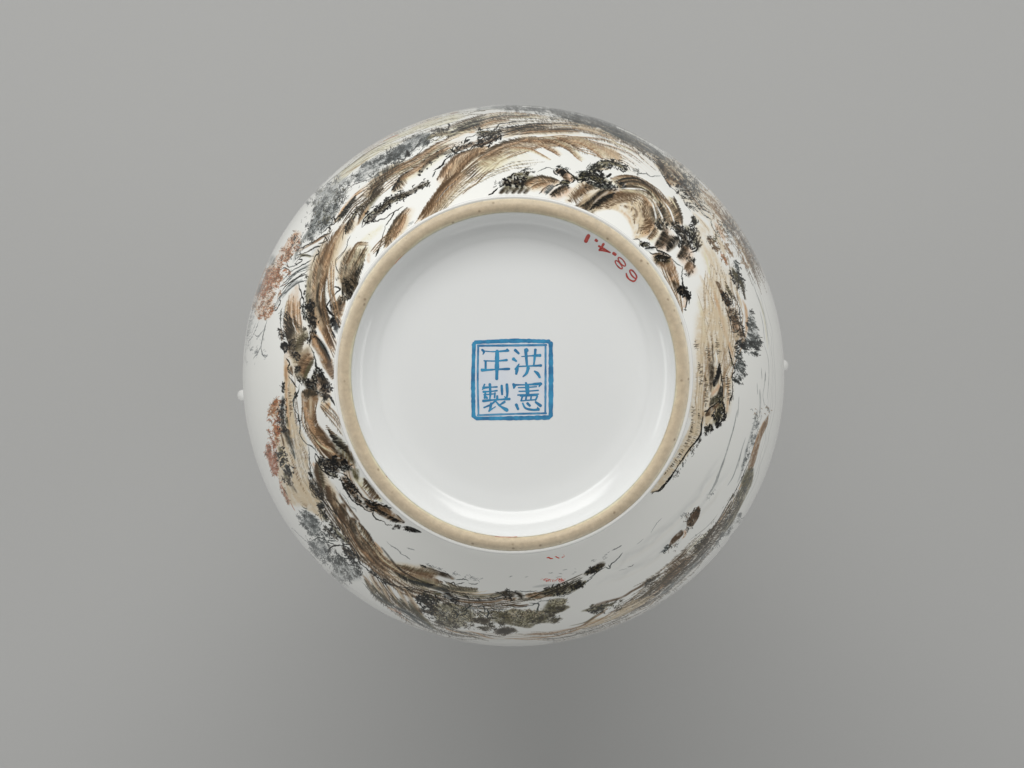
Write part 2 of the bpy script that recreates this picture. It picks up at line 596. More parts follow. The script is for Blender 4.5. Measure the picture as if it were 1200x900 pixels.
# ---- the landscape, stroke by stroke, from the limb at the left clockwise -----------------
def paint():
    RNG.uniform()
    # long flowing ridge lines first, crags and trees go over them
    O(0, 0, 1)
    FLOW('520,150 560,138 600,132 680,142 740,162 775,190', '530,162 570,151 620,145 680,153 735,178 760,200', 7, ((TAN, [.9, .9, .9, .7, .3]), (DK, [.9, .6, .2, 0, 0])), 1.2, .35)
    FLOW('583,149 620,146 660,143 710,147 750,163 780,190', '585,159 625,157 665,155 700,158 735,172 760,195', 7, ((OR, [.6, .8, .9, .7, .4]), (DK, [1, 1, .8, .3, 0, 0])), 1.2, .45)
    FLOW('520,212 560,180 600,164 650,160 700,161 745,176 778,205', '540,234 575,202 610,180 650,172 690,181 725,196 748,210', 10, ((OR, [.7, .9, 1, .9, .8, .5]), (DK, [.95, .8, .5, .35, .1, 0])), 1.1, .45)
    FLOW('484,266 498,245 518,215 543,188 580,166', '502,266 516,244 536,218 560,195 592,177', 7, ((OR, [.8, .9, .9, .8]), (DK, [.5, .8, .95, .9, .6])), 1.2, .7, DK, 4)
    FLOW('425,222 450,204 480,187 510,170 542,157', '442,234 466,213 496,195 522,178 548,166', 7, ((OR, [.8, .9, .7, .5]), (DK, [1, .8, .5, .2])), 1.1, .5)
    FLOW('393,264 408,242 428,225 448,210', '404,270 419,251 440,234 458,220', 6, ((OR, [.8, .9, .7]), (INK, [1, .8, .5, .1])), 1.2, .6)
    FLOW('388,262 376,288 370,315 368,348 375,385 392,425', '408,262 396,288 386,315 381,345 388,380 399,410', 9, ((OR, [.6, .9, .9, .9, .8]), (DK, [.4, .7, .9, 1, .8, .7])), 1.2, .7, DK, 4, 50, -1)
    FLOW('414,290 405,312 400,335 402,352', '430,290 426,312 419,332 410,350', 9, ((TAN, [.9, .9]), (INK, [.4, .8, 1, 1])), 1.1, .8, INK, 3.5, 50, -1)
    FLOW('336,350 333,375 340,408', '352,350 354,380 355,405', 7, ((OR, [.9, .8, .6]), (INK, [.2, .6, 1])), 1.2, .5, INK, 3.5)
    FLOW('352,462 356,500 375,532 400,556', '374,466 369,498 386,523 410,545', 8, ((OR, [.9, 1, .9, .8]), (DK, [.9, .5, .6, 1])), 1.2, .6)
    FLOW('334,425 334,480 340,530 352,570 378,612', '346,425 349,480 360,530 380,570 408,610', 8, ((BR, [.5, .5, .5, .4]), (DB, [.3, .35, .3, .2])), .8, .25)
    FLOW('382,568 390,602 410,640 432,664 470,694 520,712', '406,604 424,638 446,664 482,688 530,700', 9, ((OR, [.8, 1, .9, .8, .8]), (DK, [1, .9, .6, .7, 1])), 1.2, .5)
    FLOW('400,520 404,560 420,590 440,605', '412,520 418,560 436,585 455,600', 4, ((BR, [.7, .7]),), 1)
    FLOW('352,560 372,590 400,630', '372,556 392,588 412,624', 6, ((DB, [.8, .9, .6]), (DK, [.6, .6, .3])), 1.1, .5)
    FLOW('468,676 500,690 540,700 580,705 622,700', '478,690 510,703 550,713 590,713 614,708', 7, ((BR, [.7, .8, .7, .6]), (DK, [.6, 1, 1, .9])), 1.1, .4)
    FLOW('425,668 445,702 480,730 520,744 575,752', '440,666 466,700 500,724 540,738 592,746', 7, ((BR, [.8, .7, .6, .6]), (SL, [.9, .9, .8, .7])), 1.2, .3)
    FLOW('600,740 660,738 720,716 780,676 826,632', '600,750 670,748 742,722 802,680 842,636', 7, ((OR, [.9, .8, .7, .7]), (DK, [.5, .6, .9, .9])), 1.1, .3)
    FLOW('700,722 745,704 782,672 812,648 842,608 872,560', '720,726 762,708 797,682 832,648 862,606 884,556', 7, ((BR, [.8, .8, .8, .8]), (INK, [.9, .8, .8, .9])), 1.1, .4)
    FLOW('700,240 720,227 745,223 766,234 770,258 756,280', '714,247 726,239 740,240 749,252 747,268 742,276', 10, ((TAN, [.9, .9, .9]), (BR, [.9, .8, .9, .9]), (DK, [.9, .4, .4, .5])), 1.1, .5)
    FLOW('716,210 745,206 772,222 792,246 799,268', '724,223 748,220 768,236 778,255 781,270', 9, ((OR, [.7, .8, .8, .8]), (INK, [1, .5, .2, .6, 1])), 1.1, .6)
    FLOW('665,248 690,232 712,216', '684,256 706,242 722,226', 6, ((TAN, [.9, .9]), (INK, [.4, .7, 1])), 1.2, .5)
    FLOW('826,300 822,350 820,400 815,450 811,505', '860,300 869,350 872,400 859,440 852,482', 14, ((TAN, [.4, .9, .9, .9]), (BR, [.3, .5, .8, .8])), .8, .3, DB, 2.5, 0)
    FLOW('762,310 785,350 795,385', '788,312 797,340 800,380', 6, ((OR, [.7, 1, .9]), (DK, [1, .4, .9])), 1.1, .5)
    FLOW('872,300 892,360 902,420 899,480 884,550 850,620', '886,320 904,380 910,440 905,500 889,562 862,612', 5, ((GR, [.22, .25, .3, .25]),), .9)
    FLOW('690,660 740,640 800,590 850,520', '700,692 760,667 820,612 866,550', 4, ((LG, [.08, .11, .08]),), 1.4)
    FLOW('640,130 700,141 760,171 800,204 842,250', '650,139 705,153 760,186 800,226 833,264', 8, ((SL, [.7, .9, .9, .8]), (DK, [.6, .8, .8, .7])), 1.1, .4)
    FLOW('386,208 420,179 460,156 520,134 585,126', '396,217 430,188 475,166 530,147 582,135', 6, ((OL, [.7, .6, .5, .7]), (BR, [.6, .4, .4, .3])), 1.0, .2)
    FLOW('852,250 882,290 904,335', '838,262 866,300 884,338', 7, ((BR, [.7, .7, .7]), (GR, [.5, .6, .6])), .9, .3)
    FLOW('760,180 790,205 812,238', '772,178 800,202 826,238', 6, ((OR, [.5, .8, .8]), (INK, [.4, .9, 1])), 1.1, .5)

    # left limb: maple, grey pines, distant trees (tile 280,240)
    O(280, 240)
    L('560,270 450,430 385,570 320,740', 1.6, GR, .6)
    T('920,0 870,80 840,200 800,290 765,370 770,440 860,430 980,340 1050,250 1110,180 1200,60 1200,0', 520, (GR, INK, SL), 2.2, -55, 30, .9, 1.5)
    F('900,30 850,150 830,260 780,370 800,430 900,380 1000,300 1100,160 1180,20', LG, .5, 4)
    L('1050,140 1100,170 1080,230 1030,240 1000,200 1040,160', .8, SL)
    L('980,330 1060,250 1120,190', 1.6, INK)
    F('660,310 730,330 700,450 620,560 540,640 480,740 460,860 330,890 320,780 430,620 520,500 580,400', PK, .45, 4)
    T('650,290 740,310 710,450 640,580 560,650 490,750 500,900 310,900 330,760 430,620 520,500 580,400', 900, (RU, OR, RU, DB), 2.0, -60, 50, .9, 1.5)
    F('370,590 430,620 400,700 350,690', GR, .55, 5)
    W('640,575 790,490 940,410 1040,340', 3.0, BR, .55)
    L('635,550 760,490 900,415 1010,345 1070,330', 1.3, INK)
    L('660,600 780,560 900,490 960,480', .9, DK)
    W('700,600 780,590 860,610', 2.2, OL, .8)
    L('690,650 740,600 820,590 880,610', .9, INK)
    L('560,640 575,720 640,720 700,690', 1.0, SL)
    L('480,770 530,735 580,760 600,800 570,860', 1.1, INK)
    W('500,780 550,760 560,790', 2.5, RU, .7)
    L('510,890 600,790 720,720 860,640', 1.2, SL)
    L('540,900 650,800 780,730 850,700', 1.0, INK)
    L('600,900 700,840 780,790 850,740', 1.0, INK)
    L('660,690 700,640 740,650 690,690 650,690', 1.3, INK)
    W('560,890 700,770 850,690', 3.0, LG, .6)
    L('870,690 850,740 840,840', 1.2, BLK)
    F('860,500 960,460 980,560 900,620 850,600', LG, .35, 3)
    # maple lower part and bare twigs (tile 270,310)
    O(270, 310, 7.5)
    F('340,60 420,40 440,150 380,260 370,430 320,480 230,460 210,380 220,280 290,140', PK, .4, 4)
    T('330,50 430,10 450,130 400,240 370,440 320,490 230,470 200,370 220,260 280,150', 1100, (RU, OR, RU, DB), 2.0, -70, 55, .9, 1.5)
    F('270,150 300,200 240,270 225,230', GR, .5, 4)
    L('310,30 240,200 205,330', 1.4, GR, .6)
    L('180,410 150,560 115,760 108,890', 1.3, GR, .6)
    L('250,500 200,620 160,680 150,740', 1.3, GR, .8)
    L('320,490 300,580 280,660 270,740 290,810', 1.3, SL, .8)
    L('280,590 240,630 210,610', .8, GR)
    L('270,720 230,790 200,830', .8, GR)
    L('330,790 300,800 270,780', .8, GR)
    L('230,500 190,600 170,720', .9, LG)
    T('150,620 300,640 330,820 200,900 120,880', 70, (GR, LG), 2.0, -60, 40, .7)
    W('150,680 130,800 150,890', 4, LG, .35)
    W('200,480 170,560 150,640', 4, LG, .35)
    L('380,400 420,310 500,200 600,110', 1.5, SL)
    L('385,350 400,400 440,330 430,300', 1.5, INK)
    L('430,200 500,160 540,100 600,70', 1.0, SL)
    W('400,370 460,260 560,160 600,140', 3, GR, .5)
    # ridges at upper left (tile 330,290)
    O(330, 290)
    L('0,450 120,330 250,250 350,230', 1.1, SL)
    L('0,520 60,440 200,350 310,310', 1.4, INK)
    L('0,570 100,480 200,410 300,380', 1.4, SL)
    W('0,600 110,470 250,370', 3, GR, .5)
    L('160,250 260,200 350,150', .9, INK)
    L('60,420 180,300 330,250 350,240', .8, SL)
    L('350,170 350,300 390,430 380,560', 1.3, INK)
    K('330,340 320,460 310,560 320,640', 9, 46, INK, .9, OL, .75, .12, 3.6, 1.3)
    L('200,400 210,470 240,560 220,620 230,690', 1.2, INK)
    L('230,560 260,620 250,680', 1.6, BLK)
    K('320,640 340,730 350,830 350,900', 8, 46, INK, .9, BR, .6, .2, 3.4, 1.3)
    K('265,750 275,800 300,860', 5, 16, INK, .9, OL, .2, .3, 2.4, 1.1)
    F('80,560 180,440 210,560 210,800 230,900 30,900 60,700', OR, .32, 5)
    H('90,560 70,700 60,900', 5, -1, DB, .6, .8, 60)
    H('140,560 130,720 150,900', 5, -1, DB, .6, .8, 60)
    B('590,0 520,130 470,250 440,400 440,560 420,680 430,800 470,900', [12, 12, 10, 9, 9, 9], 1, (DB, OR, TAN), .85, DK, .8, -55)
    W('500,210 455,420 430,640', 3.2, INK, .5)
    B('640,20 570,180 540,330 500,470 500,620 560,900', [8, 9, 8, 8, 8, 9], 1, (BR, OR, TAN), .75, DB, .9, -50)
    W('620,40 600,200 590,360 550,520', 8, TAN, .5)
    L('500,430 465,560 470,680 530,900', .8, WH, .9)
    L('760,20 680,120 635,160 645,240 690,340', 1.0, INK)
    H('640,390 690,360', 4, -1, INK, .9, .7, 10, 2)
    L('690,340 715,420 720,500', 1.8, BLK)
    L('600,480 640,460 690,490 650,520 610,560 595,500', 1.5, INK)
    L('610,570 560,630 530,690 560,740 600,790 660,800', 1.3, INK)
    for x0, x1, x2 in ((820, 730, 760), (870, 790, 810), (920, 850, 850), (975, 910, 890)):
        B('%d,20 %d,180 %d,350 %d,460' % (x0 + 20, x1 + 30, x2 - 20, x2 + 20), 5.5, 1, (DK, BR, TAN), .8, INK, .8, -45, .6)
    F('740,350 870,300 880,430 800,560 720,520 700,400', DK, .65, 4)
    for q in ('760,380 800,440 850,470', '740,430 790,520 800,590', '800,360 840,400 870,440', '720,520 740,600 730,680', '760,500 780,570 770,630'):
        L(q, 1.3, INK)
    H('720,350 780,480 800,560', 7, -1, BLK, .8, .5, 20)
    B('680,560 640,640 620,730 650,800', 6, -1, (DK, DB, TAN), .85, INK, .8, 30)
    B('730,590 700,680 690,740 710,800', 5, 1, (DK, BR, TAN), .85, INK, .8, -30)
    L('590,830 640,900', 2.6, INK)
    L('600,830 660,840 700,900', 1.3, INK)
    F('900,20 930,60 900,180 860,120', YL, .4, 5)
    F('1010,60 1040,90 1030,180 1000,150', OR, .45, 3)
    L('1145,0 1130,50 1105,110', 1.4, INK)
    # tile 360,220
    O(360, 220)
    T('130,0 540,0 440,90 380,220 330,330 230,420 120,480 60,560 0,620 0,480 60,330 90,120', 1100, (GR, INK, SL, OL), 2.4, -52, 32, .9, 1.6, .55)
    F('130,20 420,20 380,180 280,330 120,460 30,560 60,330 90,150', LG, .4, 6)
    L('540,0 450,80 420,120 400,180 360,250', .8, INK)
    L('470,90 430,110 390,200', .7, INK)
    L('260,350 300,370 280,410 230,400 200,380 230,350', 1.0, SL)
    L('310,330 330,400 300,430 260,440', 1.8, INK)
    L('0,480 120,430 240,370', 1.0, INK)
    L('20,680 150,590 270,530', 1.5, INK)
    L('0,760 90,700 170,680', 1.5, INK)
    W('40,660 160,590 260,540', 3, BR, .6)
    L('120,720 140,760 100,800 60,900', 1.6, INK)
    L('200,560 230,610 190,640 130,650', 1.4, INK)
    L('240,460 270,480 260,520', 1.6, INK)
    W('700,0 600,60 500,160 430,240 370,340 330,400', [6, 6, 5, 5, 6, 7], OR, .75)
    W('560,120 480,220 420,300 350,390', 7, OL, .7)
    H('570,80 470,200 400,290 330,370', 6, -1, INK, .9, .5, -30, 1.8, 2)
    H('540,160 440,290 330,410', 3, -1, BLK, .9, .6, 20, 1.8)
    B('430,400 320,530 230,680 170,820 140,900', [7, 10, 13, 14, 14], -1, (BR, OR, TAN), .8, DB, .9, 60, .6)
    W('380,470 300,600 230,760 200,900', 4, BR, .6)
    W('430,480 370,620 330,780 320,900', 8, TAN, .5)
    L('450,430 430,520 415,620', .7, DK)
    B('540,320 470,400 440,480 450,540', [5, 8, 8, 5], -1, (DK, BR, TAN), .8, INK, .8, 30)
    K('650,200 600,250 560,300 520,360', 5, 34, INK, .95, OL, .6, .2, 3, 1.1)
    L('735,60 760,40', 1.8, INK)
    H('750,60 700,120 630,190', 3, 1, INK, .9, .9, 30, 2)
    L('510,560 480,620 460,700 400,780 340,840 340,900', .7, INK)
    W('860,80 800,130 740,200 690,280 640,360 600,430', [6, 7, 7, 6, 5, 4], OL, .65)
    H('900,10 800,110 720,200 650,310 600,430', [8, 8, 7, 6, 4], 1, DK, .9, .5, -25, 1.7, 2)
    W('730,200 680,290 620,380 590,440', 4.5, OR, .6)
    K('1180,70 1080,120 960,170 850,260 760,300 680,400', [8, 9, 9, 10, 9, 6], 100, BLK, .95, OL, .6, .3, 4.5, 1.5)
    L('1190,60 1130,110 1060,100 1000,130 950,160 890,210 820,230 770,280 710,320 660,380 640,460', 1.8, BLK)
    L('640,470 700,410 740,390 800,400 860,370 920,360 960,320 1040,270 1130,220', 1.4, INK)
    L('1030,270 990,350 930,430', 1.2, INK)
    L('940,420 920,440', 1.8, BLK)
    L('920,440 890,560 860,660 800,810', .9, INK)
    F('770,310 830,290 850,330 800,390 750,390', PORC, .6, 2)
    F('830,470 900,440 800,560 700,640 620,700 560,720 640,620 740,530', YL, .6, 6)
    L('720,545 732,550', 1.6, DK)
    L('575,580 580,585', 1.0, DK)
    B('1180,220 1060,330 980,450 930,560 900,700', [6, 9, 10, 9, 6], -1, (DB, OR, TAN), .8, DK, .9, 50, .55)
    B('1140,300 1080,420 1020,530 1000,600', [4, 6, 6, 4], -1, (BR, OR, TAN), .8, DB, .9, 50, .55)
    F('1180,300 1120,480 980,620 1060,470', PK, .4, 4)
    B('720,640 590,640 520,740 460,860 440,900', 6, -1, (BR, TAN, YL), .5, DB, .8, 60)
    B('690,680 640,760 580,860 560,900', 5, -1, (BR, TAN, YL), .6, DK, .8, 60)
    # tile 360,160 : distant hills and pines near the limb
    O(360, 160)
    F('1080,60 850,110 640,240 420,400 300,520 340,560 470,460 640,330 850,190 1060,110', YL, .6, 6)
    W('300,500 430,390 620,250 800,130 1000,40', 6, OL, .55)
    W('260,600 330,520 430,440 620,330 720,240', 5, BR, .35)
    for q in ('350,480 520,330 700,200', '400,470 560,340 760,230', '640,260 820,170 960,140', '700,300 860,200 1010,140'):
        W(q, 1.2, OL, .6)
    W('860,80 960,20 1090,-20', 3.2, RO, .9)
    W('900,75 960,55', 2, OL, .8)
    W('100,700 160,620 260,520 360,440', 4, GR, .6)
    T('660,300 880,210 1000,150 1200,60 1200,190 1060,230 960,320 800,420 720,500 560,560 540,500 600,400', 800, (GR, INK, SL), 2.4, -32, 30, .9, 1.6, .6)
    F('640,330 900,220 1180,90 1150,220 900,330 720,480 580,540 590,430', GR, .5, 5)
    T('100,700 250,540 380,470 560,480 560,560 440,620 400,780 320,900 80,900', 700, (GR, LG, INK), 2.2, -45, 35, .9, 1.5, .6)
    F('240,560 420,480 540,500 480,560 330,620 300,740 160,780 120,720', LG, .5, 6)
    F('580,560 700,520 560,640 440,700 430,640', PORC, .8, 5)
    F('660,430 740,380 780,400 700,500', PORC, .6, 3)
    L('420,700 470,620 540,570 640,530 730,500 790,460 850,420 960,380 1100,310', 1.0, INK)
    L('830,390 830,440 760,480 710,440', 1.0, SL)
    W('840,430 950,390 1080,330', 2.6, OL, .8)
    L('1190,180 1140,260 1060,260 1000,280', 1.1, INK)
    W('1200,290 1060,350 930,450 860,500', 5, BR, .55)
    B('1200,330 1060,400 950,480 880,540 800,640 740,740', [5, 7, 9, 9, 8, 5], 1, (OL, BR, TAN), .85, INK, .9, -30, .5, 1.8, 3)
    F('850,490 900,520 860,640 760,720 780,620', DK, .6, 3)
    B('1200,400 1110,440 1040,540 980,640', [5, 7, 7, 5], -1, (DB, BR, TAN), .8, INK, .9, 30, .5)
    H('1170,430 1100,560 1080,650', 6, -1, DB, .6, .8, 20)
    # tile 450,120
    O(450, 120)
    F('0,440 200,360 420,260 560,200 880,130 930,180 700,260 450,310 250,380 60,480', YL, .5, 6)
    W('0,480 200,400 420,330', 3, YL, .8)
    W('10,450 80,410 180,370', 4.2, RO, .9)
    W('30,465 60,455', 2, OL, .8)
    W('570,190 700,150 880,115', 3.6, RO, .75)
    W('190,350 350,260 560,200', 1.8, OL, .8)
    W('660,230 780,200 900,180', 1.4, GR, .7)
    L('980,140 1060,110 1200,90', 2.2, OL, .8)
    W('560,210 700,150 900,100 1200,60', 1.8, GR, .6)
    T('80,560 230,450 370,370 540,350 540,480 430,530 300,640 190,670 80,680 0,720 0,640', 900, (GR, INK, SL), 2.2, -30, 35, .9, 1.6, .6)
    F('90,590 240,470 380,380 530,360 520,480 400,520 300,600 180,660', GR, .55, 5)
    F('200,600 250,570 240,640 200,640', PORC, .6, 2)
    F('330,590 430,520 440,560 320,640', PORC, .6, 2)
    L('240,670 270,610 350,550 410,480 430,440', 1.3, INK)
    L('240,670 150,660', 1.3, INK)
    L('270,560 290,630', 2.2, INK)
    L('250,690 400,600 480,520 600,440', .7, SL)
    K('520,430 600,380 700,370 780,340', [9, 12, 11, 8], 50, DK, .9, OL, .75, .15, 4, 1.2)
    B('540,340 640,300 720,310 760,320', 6, 1, (DK, OL, TAN), .7, INK, .9, 20)
    L('750,310 770,270 750,240', 1.5, INK)
    B('740,300 850,240 960,200 1080,160 1200,140', [5, 7, 7, 6, 5], 1, (BR, OL, YL), .75, DK, .9, 40)
    B('720,390 860,300 980,240 1090,210 1200,200', [6, 8, 8, 7, 5], 1, (DK, OL, TAN), .85, INK, .9, 50, .5, 1.8)
    B('860,330 960,290 1060,260 1170,240', [4, 6, 6, 4], 1, (DK, BR, TAN), .7, INK, .9, 50, .5, 1.8)
    W('560,480 720,390 900,350 1060,330', 3, YL, .6)
    B('0,860 160,740 320,660 480,560 600,480 760,420', [6, 8, 8, 8, 7, 5], 1, (BR, OR, YL), .7, DB, .8, 60)
    B('180,880 320,780 460,680 620,580 760,500', [7, 8, 8, 7, 5], 1, (BR, OR, YL), .65, DB, .8, 60)
    W('1000,360 1080,340', 5, OR, .5)
    W('300,880 420,780 560,660', 4, OR, .3)
    L('1090,365 1040,400 970,410 950,460 930,500', 1.4, INK)
    K('850,560 920,530 1000,500 1040,470', [8, 12, 12, 8], 46, BLK, .95, DB, .7, .1, 3.5, 1.6)
    L('840,490 800,560 850,600 900,590 1000,560 1060,510 1200,470', 1.6, BLK)
    L('830,600 720,670 690,730 620,780 580,800', [1, 2, 1.6, 2.4, 1], INK)
    H('840,560 760,640', 4, -1, INK, .6, .9, 20)
    L('600,820 570,880', 1.0, SL)
    T('740,600 860,590 800,640 740,640', 30, (SL,), 2, -30, 20)
    K('1060,500 1120,490 1200,460', 5, 20, INK, .9, DB, .6, .2)
    # long ridges below (450,120) -> to (420,200)
    B('1200,490 1060,540 900,590 800,650 700,760 620,900', [6, 8, 11, 13, 14, 14], -1, (OR, OR, TAN), .75, DB, .95, 50, .55, 1.6, 3)
    W('1190,510 1040,600 900,740 800,880', 3.5, DB, .75)
    B('1200,590 1100,620 1020,680 930,780 850,880', [6, 8, 8, 8, 6], 1, (BR, OR, TAN), .5, DB, .8, -40)
    # tile 560,120
    O(560, 120)
    F('0,70 200,50 400,45 600,60 800,70 1000,100 1200,150 1200,240 1000,180 800,120 600,100 400,90 200,75 0,100', GR, .55, 3)
    T('150,50 400,40 600,55 780,70 800,110 600,100 400,95 200,80', 420, (GR, SL, INK), 1.8, 5, 25, .9, 1.5)
    T('830,90 880,75 1060,110 1200,150 1200,240 1060,190 900,130', 420, (GR, SL, INK), 2.0, 20, 25, .9, 1.6)
    W('0,100 180,80 330,75', 2.2, OL, .8)
    F('790,90 850,95 870,130 820,125', PORC, .8, 2)
    B('0,160 200,120 380,110 600,130 820,160', [4, 4, 4, 4, 3], 1, (TAN, YL, YL), .7, BR, .4, 40)
    B('0,220 120,180 260,155 420,150 620,160', [6, 5, 4, 3, 2], 1, (DB, OR, YL), .8, DK, .8, 40, .5)
    B('0,270 100,230 230,200 380,190', [6, 5, 4, 3], 1, (BR, OR, TAN), .6, DB, .7, 40)
    W('20,290 120,240 260,200', 4, OR, .4)
    L('215,330 230,280 270,250 340,245 400,230 470,220', 1.3, INK)
    W('350,240 420,225 470,222', 2, INK, .8)
    L('470,230 560,210 590,195 650,190', .7, SL)
    B('240,290 320,290 460,270 600,250 740,240 880,245', [6, 6, 5, 5, 4, 3], 1, (DK, BR, TAN), .85, INK, .9, 50, .5, 1.8)
    B('280,360 400,320 520,290 660,280 850,285', [6, 6, 5, 4, 3], 1, (DK, BR, TAN), .85, INK, .9, 50, .5, 1.8)
    B('480,350 600,320 720,315 880,310 1060,310 1200,330', [6, 5, 5, 5, 5, 4], 1, (DB, OR, TAN), .8, DK, .8, 50, .5)
    W('560,350 720,345 900,340 1060,335', 3, BR, .55)
    W('860,260 1040,270 1200,290', 3, TAN, .8)
    L('330,380 520,370 660,355', 1.0, BLK)
    K('10,350 70,350 140,350 200,370', [8, 10, 9, 8], 50, INK, .9, OL, .8, .15, 4, 1.4)
    W('80,340 140,345', 2, OR, .7)
    L('220,330 260,370 270,400 340,375', 2.0, BLK)
    K('0,450 80,440 180,410 270,385', [8, 8, 7, 6], 60, BLK, .9, BR, .6, .2, 4, 1.5)
    K('0,500 100,480 180,440 260,400', [6, 7, 6, 4], 40, BLK, .95, DB, .8, .1, 4, 1.5)
    L('0,520 120,480 240,410 340,375', 1.3, BLK)
    B('0,640 100,570 220,490 340,440 460,420 600,400 720,400', [8, 10, 11, 12, 10, 7, 5], 1, (DB, OR, TAN), .75, DK, .9, 55, .55, 1.6, 3)
    B('480,470 600,470 720,500 800,550 880,590 960,640', [5, 6, 6, 5, 4, 3], -1, (OR, OR, TAN), .75, DB, .8, 30)
    B('360,520 500,520 620,540 740,600 860,670', [5, 4, 3, 2, 1.5], 1, (OR, TAN, YL), .7, BR, .5, 30)
    B('640,420 780,430 900,430 1040,420 1200,420', [6, 6, 6, 7, 6], 1, (BR, OR, TAN), .8, DB, .9, 40, .55)
    B('760,460 860,480 960,520 1060,570 1150,640', [6, 6, 5, 5, 4], -1, (BR, OR, YL), .75, DB, .8, 30)
    B('900,440 1020,470 1120,520 1200,560', [5, 6, 6, 5], -1, (BR, OR, TAN), .7, DB, .8, 30)
    B('0,740 90,650 200,590 300,560', [10, 12, 10, 6], 1, (BR, TAN, YL), .6, DB, .8, 40)
    F('0,700 160,640 330,650 360,700 200,780 0,820', YL, .55, 8)
    H('0,740 120,680 220,640', 9, 1, BR, .5, .8, 30)
    L('380,700 440,690', .7, LG)
    F('250,600 500,580 620,620 600,700 380,720', YL, .25, 10)
    # tile 670,130
    O(670, 130)
    F('0,30 200,70 400,130 520,190 640,250 800,330 960,430 1100,540 1200,620 1200,650 1080,600 900,480 720,400 560,320 400,240 240,190 100,140 0,130', GR, .65, 3)
    T('0,20 120,50 280,90 440,150 600,230 640,260 460,250 300,200 120,150 0,130', 900, (GR, SL, INK, INK), 2.4, 28, 18, .9, 1.7)
    T('430,180 600,240 680,290 600,330 480,270', 200, (INK, SL), 2.4, 28, 14, .9, 1.8)
    W('380,230 520,290 640,350 760,400', 3.2, SL, .85)
    W('600,310 740,380 840,440 900,500', 3, DB, .75)
    W('620,270 720,320 830,390 960,470', 2.2, TAN, .8)
    W('620,240 760,300 900,390', 2.2, OL, .7)
    W('900,400 1000,470 1080,540', 3.2, SL, .85)
    W('1100,540 1200,630', 3, DB, .6)
    F('170,90 240,130 210,150 160,110', PORC, .6, 2)
    F('300,190 350,210 330,225 290,210', PORC, .7, 2)
    B('0,200 150,230 300,270 420,320 520,370', [6, 6, 6, 6, 5], -1, (OR, TAN, YL), .5, BR, .5, 30)
    W('0,180 160,210 320,260 460,320', 8, TAN, .6)
    W('430,330 560,400 720,480', 4, YL, .8)
    B('0,310 140,330 260,370 380,410 520,480 600,550', [6, 7, 7, 8, 9, 9], 1, (BR, OR, TAN), .85, BR, .8, 30, .6)
    B('0,370 100,400 200,450 300,520 360,580', [6, 7, 7, 6, 5], -1, (OR, TAN, YL), .7, BR, .7, 30)
    F('380,400 520,460 620,560 560,590 460,560 330,480', TAN, .5, 6)
    B('0,500 60,560 120,600', 4, -1, (OR, YL, YL), .5, BR, .5, 30)
    L('340,740 420,760 470,790', .8, DK, .5)
    K('290,680 360,630 460,610 560,640 640,690', [8, 11, 10, 9, 7], 110, BLK, .95, OL, .75, .25, 4, 1.4)
    K('230,720 280,660 340,640', [8, 8, 6], 36, BLK, .95, OL, .6, .2, 3, 1.3)
    L('340,600 400,590 520,600 600,640 660,660 690,700', 1.3, BLK)
    L('210,740 220,690 280,650 330,640', 1.6, BLK)
    T('180,640 260,640 260,700 200,700', 50, (SL, INK), 2, -40, 40)
    T('80,700 160,700 160,760 90,740', 40, (SL, INK), 2, -20, 40)
    W('300,690 380,680 450,690', 3, TAN, .6)
    K('130,810 200,770 300,790 380,800', [8, 13, 14, 10], 100, BLK, .95, OL, .7, .25, 3.6, 1.5)
    K('200,880 300,870 400,870 440,820', [8, 9, 9, 6], 50, BLK, .95, OL, .6, .25, 3.6, 1.5)
    W('360,730 410,740', 4.5, PK, .9)
    L('400,780 440,760 465,730', 2.0, BLK)
    T('720,680 800,690 820,740 760,740', 40, (SL, INK), 1.8, 30, 40)
    L('760,730 820,735 880,740 920,770 980,765 1050,765', 1.0, SL)
    L('870,720 920,765', .9, SL)
    L('0,750 50,800 100,820', 1.6, INK)
    B('940,550 1000,620 1050,700 1100,800 1150,900', [5, 8, 10, 10, 8], -1, (DB, BR, TAN), .9, INK, .9, 20, .45, 1.8, 3)
    L('960,590 1030,690 1080,780 1130,850 1160,900', 1.4, BLK)
    B('1010,590 1090,660 1150,730 1200,780', [5, 6, 6, 5], 1, (DK, DB, TAN), .85, INK, .9, 20)
    W('1060,640 1150,730 1200,770', 4.5, DB, .6)
    W('850,470 960,560 1040,640', 2.5, TAN, .9)
    # tile 780,180 : tangled pines on the right limb
    O(780, 180)
    F('0,40 60,60 140,90 240,180 330,270 430,370 560,500 640,590 740,710 830,820 870,900 560,900 500,780 340,680 230,590 160,490 90,400 0,300', TAN, .45, 5)
    T('60,60 250,200 420,370 460,480 300,450 240,360 170,230', 500, (DB, GR, SL), 2.6, 50, 30, .8, 1.4)
    W('0,30 60,90 110,130', 3, DB, .8)
    W('0,140 80,200 160,290 220,360', 6, DB, .8)
    K('0,260 80,300 160,350 220,380', [9, 12, 11, 7], 50, BLK, .9, DB, .75, .1, 4, 1.4)
    W('60,150 160,230 230,320', 2.4, TAN, .9)
    W('90,370 40,340 10,300', 5, OR, .6)
    L('0,310 60,390 120,440 200,520 230,590 300,680', 1.1, BLK)
    K('120,430 200,400 300,400 350,380', [6, 7, 6, 5], 44, INK, .9, LG, .4, .4, 3.5, 1.0)
    K('180,500 260,490 340,500', [7, 8, 6], 36, INK, .9, LG, .4, .4, 3.5, 1.1)
    K('240,580 300,610 380,660', [5, 7, 6], 36, INK, .95, LG, .3, .35, 3.5, 1.2)
